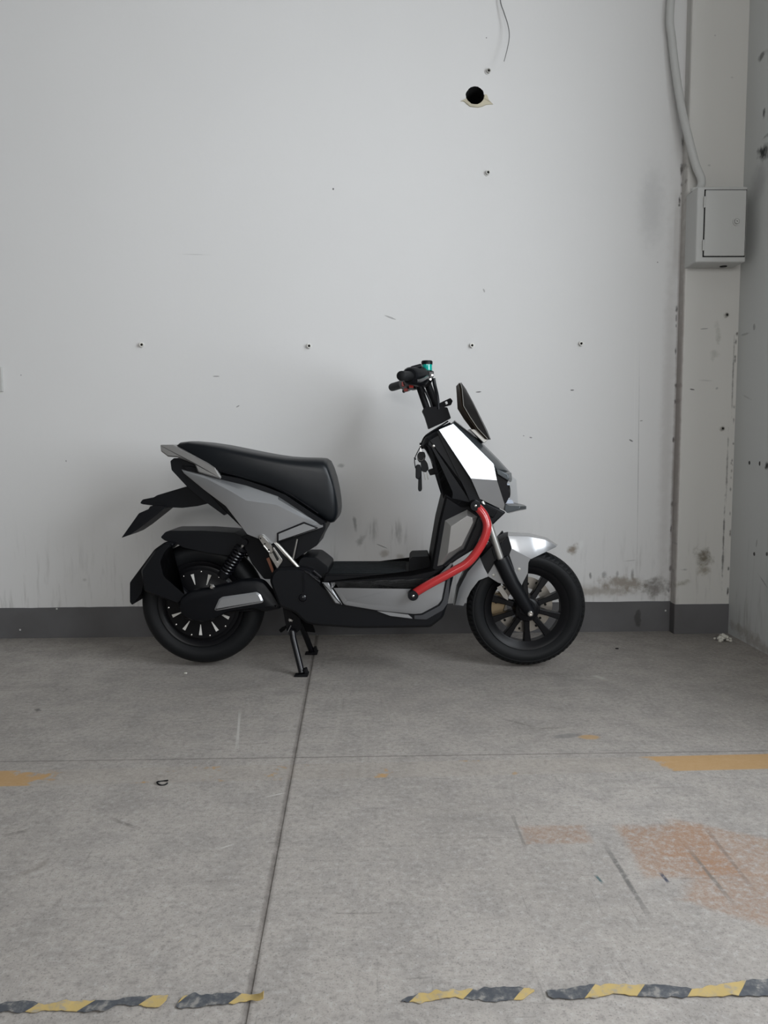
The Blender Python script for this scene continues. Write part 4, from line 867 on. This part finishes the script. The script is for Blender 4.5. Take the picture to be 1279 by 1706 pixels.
# ---- front fairing
def fairing(sg):
    K = [(0.2758, -0.1230, 0.9204), (0.3299, -0.1010, 0.9424), (0.4790, -0.1015, 0.7930), (0.4901, -0.1150, 0.7335), (0.3928, -0.1400, 0.7419), (0.5248, -0.0820, 0.6370), (0.5305, -0.0740, 0.6136), (0.4275, -0.1140, 0.6647)]
    if sg > 0: K = mirror_y(K)
    f = [(0, 1, 2, 3, 4), (4, 3, 5, 6, 7)]
    MB().add(K, f).build('fairing_panel', 'silver_paint', SC, 0.0, smooth=8, solid=0.010)
    MB().prism([(0.4302, 0.6602), (0.5269, 0.6124), (0.4756, 0.5627), (0.4598, 0.5832), (0.4461, 0.6195)], sg*0.070, sg*0.100).build('fairing_chin', 'black_plastic', SC, 0.006)
sides(fairing)
nr = [(0.3277, -0.1000, 0.9403), (0.4078, -0.1000, 0.8634), (0.4791, -0.1010, 0.7919), (0.4907, -0.0980, 0.7750)]; ce = [(0.3404, 0.0000, 0.9583), (0.4300, 0.0000, 0.8868), (0.5085, 0.0000, 0.8083), (0.5525, 0.0000, 0.7597)]; md_ = [(0.3351, -0.0500, 0.9525), (0.4206, -0.0550, 0.8822), (0.4976, -0.0550, 0.8051), (0.5311, -0.0600, 0.7667)]
rows = [nr, md_, ce, mirror_y(md_), mirror_y(nr)]
v = [p for r in rows for p in r]; f = [(k*4+i, k*4+i+1, (k+1)*4+i+1, (k+1)*4+i) for k in range(4) for i in range(3)]
MB().add(v, f).build('fairing_spine', 'grey_paint', SC, smooth=30, solid=0.010)
MB().loft([lv([(0.4893, 0.7770), (0.5341, 0.7544), (0.5386, 0.7387), (0.5343, 0.7298), (0.4939, 0.7546)], -0.090), lv([(0.5064, 0.7761), (0.5548, 0.7574), (0.5573, 0.7297), (0.5528, 0.7204), (0.5089, 0.7461)], -0.03), lv([(0.5064, 0.7761), (0.5548, 0.7574), (0.5573, 0.7297), (0.5528, 0.7204), (0.5089, 0.7461)], 0.03), lv([(0.4893, 0.7770), (0.5341, 0.7544), (0.5386, 0.7387), (0.5343, 0.7298), (0.4939, 0.7546)], 0.090)]).build('headlight_brow', 'grey_paint', SC, 0.003)
hl = MB().prism(round_poly([(0.4826, 0.7853), (0.5413, 0.7377), (0.5324, 0.7175), (0.5393, 0.7039), (0.5418, 0.6677), (0.5308, 0.6451), (0.5196, 0.6360), (0.4789, 0.6634)], 0.004), -0.072, 0.072).build('headlight', 'black_gloss', SC, 0.004)
MB().lathe([(0.024, 0.0), (0.024, 0.012), (0.016, 0.014)], ((0.5410, 0.6861)[0]-0.006, -0.038, (0.5410, 0.6861)[1]), 'x', 20).build('projector', 'smoke_plastic', hl)
MB().lathe([(0.024, 0.0), (0.024, 0.012), (0.016, 0.014)], ((0.5410, 0.6861)[0]-0.006, 0.038, (0.5410, 0.6861)[1]), 'x', 20).build('projector', 'smoke_plastic', hl)
MB().box((*[(0.5373, 0.7141)[0]], 0, (0.5373, 0.7141)[1]), (0.008, 0.05, 0.003)).build('light_bar', 'lamp_white', hl, 0.001)
MB().prism([(0.5287, 0.6549), (0.5559, 0.6548), (0.5628, 0.6410), (0.5311, 0.6412)], -0.050, 0.050).build('lamp_shelf', 'lamp_white', hl, 0.001)
lo_ = [(0.5402, 0.7554), (0.5696, 0.7326), (0.5773, 0.6350), (0.5321, 0.6351)]; li_ = inset(lo_, 0.0022)
lz = MB()
for a_, b_ in zip(range(4), (1, 2, 3, 0)):
    if a_ == 3 : continue
    lz.add([(lo_[a_][0], -0.062, lo_[a_][1]), (lo_[b_][0], -0.062, lo_[b_][1]), (lo_[b_][0], 0.062, lo_[b_][1]), (lo_[a_][0], 0.062, lo_[a_][1])], [(0, 1, 2, 3)])
for y in (-0.062, 0.062): lz.add(lv(lo_, y), [(0, 1, 2, 3)])
lz.build('headlight_lens', 'clear_lens', hl, smooth=0, solid=0.002)
bk0 = [(0.5244, 0.6418), (0.5424, 0.6361), (0.5805, 0.6348), (0.5806, 0.6212), (0.5314, 0.6090), (0.5224, 0.6192)]; bk1 = [(0.5441, 0.6318), (0.5716, 0.6293), (0.6127, 0.6303), (0.6129, 0.6176), (0.5809, 0.6108), (0.5443, 0.6017)]
MB().loft([lv(bk0, -0.085), lv(bk1, -0.030), lv(bk1, 0.030), lv(bk0, 0.085)]).build('fairing_beak', 'grey_paint', SC, 0.002)
# windscreen: folded tinted visor on a small mount
fr_ = [(0.3652, 0.0000, 1.1012), (0.3835, 0.0000, 1.0762), (0.4111, 0.0000, 1.0261), (0.4411, 0.0000, 0.9667), (0.4642, 0.0000, 0.9209), (0.4793, 0.0000, 0.8842)]; mdv = [(0.3611, -0.0600, 1.0968), (0.3759, -0.0720, 1.0714), (0.3999, -0.0800, 1.0222), (0.4291, -0.0800, 0.9644), (0.4522, -0.0740, 0.9177), (0.4691, -0.0640, 0.8841)]
re_ = [(0.3578, -0.0750, 1.0935), (0.3614, -0.1050, 1.0694), (0.3660, -0.1200, 1.0073), (0.3908, -0.1140, 0.9658), (0.4210, -0.0980, 0.9242), (0.4587, -0.0780, 0.8864)]
rows = [re_, mdv, fr_, mirror_y(mdv), mirror_y(re_)]
v = [p for r in rows for p in r]; n = 6
f = [(k*n+i, k*n+i+1, (k+1)*n+i+1, (k+1)*n+i) for k in range(4) for i in range(n-1)]
wsn = MB().add(v, f).build('windscreen', 'smoke_plastic', SC, smooth=30, solid=0.003)
v2 = [(x-0.0065, y*0.93, z-0.001) for x, y, z in v]
MB().add(v2, f).build('screen_lining', 'smoke_inner', wsn, smooth=30, solid=0.0015)
MB().tube([(x, y-0.001, z) for x, y, z in re_], 0.0014, 6).build('screen_edge', 'champagne_metal', wsn)
MB().prism([(0.3930, 0.9227), (0.4267, 0.9225), (0.4673, 0.8864), (0.4472, 0.8697)], -0.062, 0.062).build('screen_mount', 'champagne_metal', wsn, 0.002)

# ---- handlebar and controls
ex_n, ex_f = Vector((0.1396, -0.335, 1.0998)), Vector((0.0950, 0.335, 1.1080))
cl = Vector(((0.2304, 1.1228)[0], 0, (0.2304, 1.1228)[1]))
hp = smooth_path([ex_n, ex_n.lerp(cl, 0.42)+Vector((0.006, 0, 0.002)), cl+Vector((-0.006, -0.07, -0.002)), cl+Vector((-0.006, 0.07, -0.002)), ex_f.lerp(cl, 0.42)+Vector((0.004, 0, 0)), ex_f], 6)
hb = MB().tube(hp, 0.0110, 14).build('handlebar', 'black_matte', SC)
def along(a, b, t): return a.lerp(b, t)
for E_, sg in ((ex_n, -1), (ex_f, 1)):
    I_ = E_.lerp(cl, 0.42)+Vector((0.005, 0, 0.001))
    grip = MB().tube([E_-(I_-E_)*0.02, E_, along(E_, I_, 0.06), along(E_, I_, 0.94), I_], [0.012, 0.0165, 0.0172, 0.0165, 0.0165], 18).build('grip', 'rubber', SC)
    J_ = E_.lerp(cl, 0.72)+Vector((0.004, 0, 0))
    sw = MB().tube([along(E_, I_, 0.66 if sg < 0 else 0.90), along(E_, I_, 0.72 if sg < 0 else 0.95), along(I_, J_, 0.55), along(I_, J_, 0.62), J_], [0.026, 0.031, 0.0345, 0.037, 0.036], 20).build('switch_housing', 'black_plastic', SC)
    c_ = along(I_, J_, 0.45)
    MB().box(c_+Vector((-0.002, 0, 0.032)), (0.020, 0.024, 0.007), Matrix.Rotation(-0.25, 3, 'Y')).build('housing_cap', 'black_plastic', sw, 0.004)
    MB().box(c_+Vector((-0.031, 0, -0.010)), (0.006, 0.009, 0.009)).build('red_switch', 'red_plastic', sw, 0.002)
    MB().box(c_+Vector((-0.020, sg*-0.02, -0.034)), (0.008, 0.008, 0.006)).build('red_button', 'red_plastic', sw, 0.002)
    pv = E_.lerp(cl, 0.74)+Vector((0.030, 0, 0.004))
    MB().tube(smooth_path([pv, pv.lerp(E_, 0.35)+Vector((0.028, 0, -0.006)), E_.lerp(cl, 0.18)+Vector((0.050, 0, -0.016)), E_.lerp(cl, 0.03)+Vector((0.046, 0, -0.018))], 5), [0.006]*15+[0.008], 10).build('brake_lever', 'black_gloss', sw)
rv = Vector((0.2330, -0.0850, 1.1509))
ms = MB().box(Vector((0.2352, -0.0850, 1.1224)), (0.022, 0.016, 0.016), Matrix.Rotation(0.12, 3, 'Y')).build('brake_master', 'black_gloss', SC, 0.004)
MB().lathe([(0.0185, -0.014), (0.0195, -0.010), (0.0195, 0.012)], rv, 'z', 24).build('fluid_reservoir', 'teal_plastic', ms)
MB().lathe([(0.0205, 0.010), (0.0210, 0.020), (0.0185, 0.024), (0.004, 0.0245)], rv, 'z', 24).build('reservoir_cap', 'black_plastic', ms)
MB().lathe([(0.0200, -0.020), (0.0200, -0.012)], rv, 'z', 24).build('reservoir_base', 'black_plastic', ms)
for p_ in [(0.2347, -0.1030, 1.1187), (0.2523, -0.1030, 1.1207), (0.2457, -0.1030, 1.1055), (0.2325, -0.1030, 1.1012)]:
    MB().lathe([(0.0036, -0.003), (0.0036, 0.002)], p_, n=8).build('clamp_bolt', 'chrome', ms)
for A_, B_, r_ in (((0.2003, -0.0300, 1.0982), (0.2364, -0.0300, 0.9944), 0.0125), ((0.2334, 0.0300, 1.1115), (0.2750, 0.0300, 1.0010), 0.0140)):
    MB().tube([A_, B_], r_, 14).build('riser_tube', 'black_matte', SC)
MB().prism(round_poly([(0.1957, 1.1005), (0.2230, 1.1204), (0.2592, 1.1156), (0.2456, 1.0888), (0.2093, 1.0824)], 0.004), -0.045, 0.045).build('bar_clamp', 'black_matte', SC, 0.003)
MB().tube(smooth_path([(0.2578, -0.0700, 1.1124), (0.2624, -0.0660, 1.0861), (0.2720, -0.0500, 1.0470), (0.2767, -0.0450, 0.9980)], 5), 0.0068, 8).build('brake_hose', 'black_plastic', SC)
MB().tube(smooth_path([(0.2084, -0.0900, 1.0893), (0.2223, -0.0600, 1.0735), (0.2451, -0.0450, 1.0296), (0.2542, -0.0400, 0.9939)], 5), 0.0035, 8).build('throttle_cable', 'black_plastic', SC)
MB().prism(round_poly([(0.2157, 0.9942), (0.2248, 1.0053), (0.2836, 1.0094), (0.3108, 1.0047), (0.3244, 0.9641), (0.2950, 0.9485), (0.2406, 0.9241), (0.2270, 0.9693)], 0.004), -0.050, 0.050).build('steering_neck', 'black_matte', SC, 0.004)
bm = bmesh.new()
ol = round_poly([(0.2795, 1.0211), (0.3226, 1.0410), (0.3316, 1.0297), (0.3249, 1.0140), (0.2841, 1.0030)], 0.003); il = [(0.3022, 1.0266), (0.3101, 1.0287), (0.3135, 1.0197), (0.3056, 1.0164)]
fr2 = []
for y in (-0.034, -0.029):
    a_ = [bm.verts.new((x, y, z)) for x, z in ol]; b_ = [bm.verts.new((x, y, z)) for x, z in il]
    e_ = [bm.edges.new((q[i], q[(i+1) % len(q)])) for q in (a_, b_) for i in range(len(q))]
    bmesh.ops.triangle_fill(bm, use_beauty=True, edges=e_); fr2.append((a_, b_))
for q0, q1 in zip(fr2[0], fr2[1]):
    for i in range(len(q0)): bm.faces.new((q0[i], q0[(i+1) % len(q0)], q1[(i+1) % len(q0)], q1[i]))
bmesh.ops.recalc_face_normals(bm, faces=bm.faces)
me = bpy.data.meshes.new('mirror_bracket'); bm.to_mesh(me); bm.free(); me.materials.append(MAT['black_matte'])
link(bpy.data.objects.new('mirror_bracket', me), SC)
MB().tube(smooth_path([(0.3121, -0.0600, 0.9524), (0.2800, -0.0740, 0.9322), (0.2486, -0.0760, 0.9134), (0.2262, -0.0740, 0.8969), (0.2152, -0.0600, 0.8768), (0.2108, -0.0500, 0.8610)], 5), 0.0030, 8).build('ignition_cable', 'black_plastic', SC)
MB().tube([(0.2317, -0.0300, 0.8630), (0.2065, -0.0300, 0.8609)], 0.012, 14).build('ignition_lock', 'black_matte', SC)

# ---- fork, fender, caliper
def fork(sg):
    A, B, Cc = Vector((0.4522, -0.0920, 0.6065)), Vector((0.5117, -0.0920, 0.4293)), Vector((0.6117, -0.0980, 0.2469))
    M_ = Vector((0.5527, -0.0940, 0.3426))
    for q in (A, B, Cc, M_): q.y *= -sg
    leg = MB().tube([B+(B-Cc).normalized()*0.008, B, M_, Cc.lerp(M_, 0.25), Cc+(Cc-M_).normalized()*0.022], [0.0285, 0.0295, 0.0275, 0.0250, 0.019], 18).build('fork_leg', 'black_plastic', SC, smooth=60)
    MB().tube([A+(A-B).normalized()*0.05, B], 0.0128, 16).build('stanchion', 'champagne_metal' if sg < 0 else 'chrome', leg)
    MB().lathe([(0.030, 0.012), (0.032, 0.020), (0.020, 0.026)] if sg < 0 else [(0.030, -0.012), (0.032, -0.020), (0.020, -0.026)], (Cc.x, Cc.y-0.004*sg, Cc.z), n=18).build('axle_lug', 'black_plastic', leg)
sides(fork)
def brace(sg):
    MB().prism(round_poly([(0.4762, 0.4739), (0.5099, 0.4921), (0.5366, 0.5239), (0.5505, 0.4761), (0.5417, 0.4510), (0.5625, 0.3914), (0.5470, 0.3639), (0.5194, 0.4190), (0.4877, 0.4374)], 0.004), sg*0.072, sg*0.090).build('fork_brace', 'black_plastic', SC, 0.004)
sides(brace)
br_ = Vector((0.4544, 0.0000, 0.6211))
MB().box(br_, (0.035, 0.115, 0.016), Matrix.Rotation(0.45, 3, 'Y')).build('fork_bridge', 'black_matte', SC, 0.004)
rid = [(0.7398, 0.0000, 0.4755), (0.6979, 0.0000, 0.5037), (0.6308, 0.0000, 0.5214), (0.5475, 0.0000, 0.5275), (0.4875, 0.0000, 0.4972), (0.4298, 0.0000, 0.4480), (0.3811, 0.0000, 0.3867), (0.3510, 0.0000, 0.3157), (0.3394, 0.0000, 0.2395)]
mdl = [(0.7287, -0.0340, 0.4767), (0.6818, -0.0520, 0.5023), (0.6172, -0.0580, 0.5158), (0.5401, -0.0580, 0.5183), (0.4861, -0.0560, 0.4860), (0.4364, -0.0540, 0.4327), (0.3911, -0.0520, 0.3791), (0.3593, -0.0500, 0.3158), (0.3436, -0.0460, 0.2495)]
sho = [(0.7261, -0.0360, 0.4735), (0.6783, -0.0610, 0.4793), (0.6205, -0.0690, 0.4783), (0.5527, -0.0690, 0.4738), (0.5012, -0.0660, 0.4413), (0.4493, -0.0640, 0.3996), (0.4087, -0.0610, 0.3621), (0.3771, -0.0580, 0.3081), (0.3571, -0.0510, 0.2505)]
low = [(0.7237, -0.0370, 0.4713), (0.6758, -0.0640, 0.4545), (0.6273, -0.0720, 0.4328), (0.5663, -0.0720, 0.4260), (0.5169, -0.0700, 0.3936), (0.4673, -0.0680, 0.3656), (0.4289, -0.0660, 0.3491), (0.3997, -0.0620, 0.3088), (0.3730, -0.0540, 0.2488)]
rows = [low, sho, mdl, rid, mirror_y(mdl), mirror_y(sho), mirror_y(low)]; n = 9
v = [p for r in rows for p in r]
def fstrip(cols): return [(k*n+i, k*n+i+1, (k+1)*n+i+1, (k+1)*n+i) for k in range(6) for i in cols]
def fpart(name, cols, mat, parent):
    mb = MB(); used = sorted({i for f_ in fstrip(cols) for i in f_}); ix = {u: q for q, u in enumerate(used)}
    return mb.add([v[u] for u in used], [tuple(ix[i] for i in f_) for f_ in fstrip(cols)]).build(name, mat, parent, smooth=28, solid=0.003)
fen = fpart('front_fender', (0, 1, 2), 'silver_paint', SC)
fpart('rear_section', (5, 6, 7), 'silver_paint', fen)
fpart('bridge', (3, 4), 'black_plastic', fen)
def fbr(sg):
    MB().prism(round_poly([(0.5411, 0.4559), (0.5523, 0.4720), (0.6250, 0.4351), (0.6161, 0.4191), (0.6143, 0.3777), (0.5965, 0.3431), (0.5866, 0.3154), (0.5716, 0.3385), (0.5552, 0.4008)], 0.003), sg*0.066, sg*0.073).build('fender_stay', 'silver_paint', fen, 0.0015)
    MB().prism(round_poly([(0.4603, 0.3683), (0.4940, 0.4258), (0.5401, 0.3312), (0.5037, 0.3405)], 0.003), sg*0.064, sg*0.071).build('fender_stay', 'silver_paint', fen, 0.0015)
    for (x, y, z) in [(0.5811, -0.0730, 0.3928), (0.4852, -0.0710, 0.3696)]:
        MB().lathe([(0.0062, 0.003), (0.0062, -0.002), (0.003, -0.003)] if sg < 0 else [(0.0062, -0.003), (0.0062, 0.002), (0.003, 0.003)], (x, y*-sg, z), n=12).build('fender_screw', 'anchor_steel', fen)
sides(fbr)
cal = MB().prism(round_poly([(0.4759, 0.2714), (0.5234, 0.2834), (0.5474, 0.2423), (0.5335, 0.1986), (0.4907, 0.1937), (0.4714, 0.2277)], 0.006), 0.030, 0.066).build('brake_caliper', 'caliper_gold', SC, 0.004)
MB().lathe([(0.006, -0.003), (0.006, 0.001)], ((0.5066, 0.2451)[0], 0.030, (0.5066, 0.2451)[1]), n=12).build('caliper_bolt', 'dark_hole', cal)
MB().prism(round_poly([(0.4981, 0.3224), (0.5140, 0.3317), (0.5418, 0.2898), (0.5419, 0.2712), (0.5235, 0.2828)], 0.003), -0.068, -0.058).build('sensor_bracket', 'steel', SC, 0.001)

# ---- centre stand
sb_ = round_poly([(-0.3201, 0.2472), (-0.2948, 0.2379), (-0.2537, 0.2051), (-0.2474, 0.1676), (-0.2733, 0.1441), (-0.3056, 0.1534), (-0.3139, 0.2051)], 0.004)
for sg in (-1, 1): MB().prism(sb_, sg*0.075, sg*0.083).build('stand_bracket', 'black_matte', SC, 0.002)
MB().lathe([(0.0095, -0.082), (0.0095, -0.090), (0.005, -0.093)], ((-0.2893, 0.2004)[0], 0, (-0.2893, 0.2004)[1]), n=6).build('stand_bolt', 'chrome', SC)
fy = 0.150
footx = -0.238
pvx, pvz = (-0.2817, 0.1538)
stand = MB().tube([(pvx, -0.11, pvz), (pvx, 0.11, pvz)], 0.014, 14).build('center_stand', 'black_gloss', SC)
for sg in (-1, 1):
    MB().tube([(pvx, sg*0.100, pvz+0.006), (pvx+0.004, sg*0.108, pvz-0.02), (footx-0.003, sg*fy, 0.012)], 0.0120, 14).build('leg', 'black_gloss', stand, smooth=60)
    MB().loft([[(footx-0.030, sg*fy-0.016, 0.0), (footx-0.030, sg*fy+0.016, 0.0), (footx+0.020, sg*fy+0.016, 0.0), (footx+0.020, sg*fy-0.016, 0.0)],
               [(footx-0.030, sg*fy-0.016, 0.007), (footx-0.030, sg*fy+0.016, 0.007), (footx+0.024, sg*fy+0.016, 0.014), (footx+0.024, sg*fy-0.016, 0.014)]]).build('foot', 'black_matte', stand, 0.002)
    MB().box((footx+0.013, sg*fy, 0.019), (0.006, 0.013, 0.012), Matrix.Rotation(-0.3, 3, 'Y')).build('foot_stop', 'black_matte', stand, 0.002)
MB().add([(pvx, 0.09, pvz+0.02), (pvx+0.045, 0.095, pvz+0.012), (pvx+0.06, 0.12, pvz-0.055), (pvx+0.02, 0.115, pvz-0.05)], [(0, 1, 2, 3)]).build('gusset', 'black_matte', stand, smooth=0, solid=0.006)
MB().tube(smooth_path([(pvx, 0.10, pvz-0.012), (pvx-0.03, 0.12, pvz-0.018), (pvx-0.062, 0.14, pvz-0.035), (pvx-0.088, 0.145, pvz-0.055)], 5), [0.006]*12+[0.0085]*4, 10).build('foot_lever', 'black_matte', stand)
MB().tube([(pvx-0.006, -0.092, pvz+0.026), (pvx-0.018, -0.098, pvz+0.002)], 0.005, 8).build('return_spring', 'black_gloss', stand)

# ------------------------------------------------------------------ bunch of keys in the ignition
KB = empty('key_bunch', Vector((-0.01234, -0.48096, 0.00000))+Matrix.Rotation(-0.05038, 3, 'Z') @ Vector((0.2107, -0.0550, 0.8520)), -0.05038)
tag(KB, 'bunch of keys with black fobs hanging from the scooter ignition lock', 'keys')
k0 = Vector((0.2108, -0.0450, 0.8519))
def kz(l): return [Vector(p)-k0 for p in l]
MB().tube(kz([(0.2086, -0.0450, 0.8632), (0.2108, -0.0480, 0.8406), (0.2107, -0.0500, 0.8293)]), 0.0016, 6).build('key_blade', 'chrome', KB)
c_ = kz([(0.2107, -0.0500, 0.8202)])[0]
MB().tube([c_+Vector((0.013*math.cos(a), 0.004*math.sin(a), 0.015*math.sin(a))) for a in [2*PI*i/24 for i in range(24)]], 0.0014, 6, closed=True).build('split_ring', 'chrome', KB)
def kplate(name, outline, y0, y1, mat, bev=0.0015):
    o = [(x-k0.x, z-k0.z) for x, z in round_poly(outline, 0.004)]
    return MB().prism(o, y0-k0.y, y1-k0.y).build(name, mat, KB, bev)
kplate('key_bow', [(0.1971, 0.8294), (0.2062, 0.8395), (0.2243, 0.8383), (0.2289, 0.8224), (0.2243, 0.8065), (0.2061, 0.7976), (0.1971, 0.8090)], -0.052, -0.044, 'black_plastic')
kplate('key_bow', [(0.2084, 0.8044), (0.2266, 0.8088), (0.2356, 0.7951), (0.2401, 0.7747), (0.2288, 0.7611), (0.2129, 0.7657)], -0.060, -0.053, 'black_plastic')
kplate('key_fob', [(0.1902, 0.7863), (0.1970, 0.7919), (0.2084, 0.7907), (0.2129, 0.7725), (0.2105, 0.7430), (0.2014, 0.7339), (0.1901, 0.7408)], -0.062, -0.050, 'black_plastic', 0.003)
kplate('key_fob', [(0.2015, 0.7726), (0.2129, 0.7725), (0.2150, 0.6973), (0.2104, 0.6893), (0.2025, 0.6894), (0.1991, 0.6974)], -0.050, -0.042, 'black_plastic', 0.003)
MB().tube(kz([(0.2207, -0.0560, 0.7659), (0.2263, -0.0560, 0.7329)]), 0.0018, 6).build('key_blade', 'steel', KB)
MB().tube(kz([(0.2309, -0.0560, 0.7658), (0.2377, -0.0560, 0.7340)]), 0.0018, 6).build('key_blade', 'steel', KB)
MB().tube(smooth_path(kz([(0.2130, -0.0550, 0.8655), (0.1993, -0.0560, 0.8408), (0.1879, -0.0560, 0.8159), (0.1868, -0.0560, 0.8001), (0.1901, -0.0560, 0.7774)]), 5), 0.0018, 6).build('lanyard', 'black_plastic', KB)
MB().tube(kz([(0.1868, -0.0560, 0.8182), (0.1902, -0.0560, 0.8091)]), 0.0035, 8).build('lanyard_bead', 'black_plastic', KB)
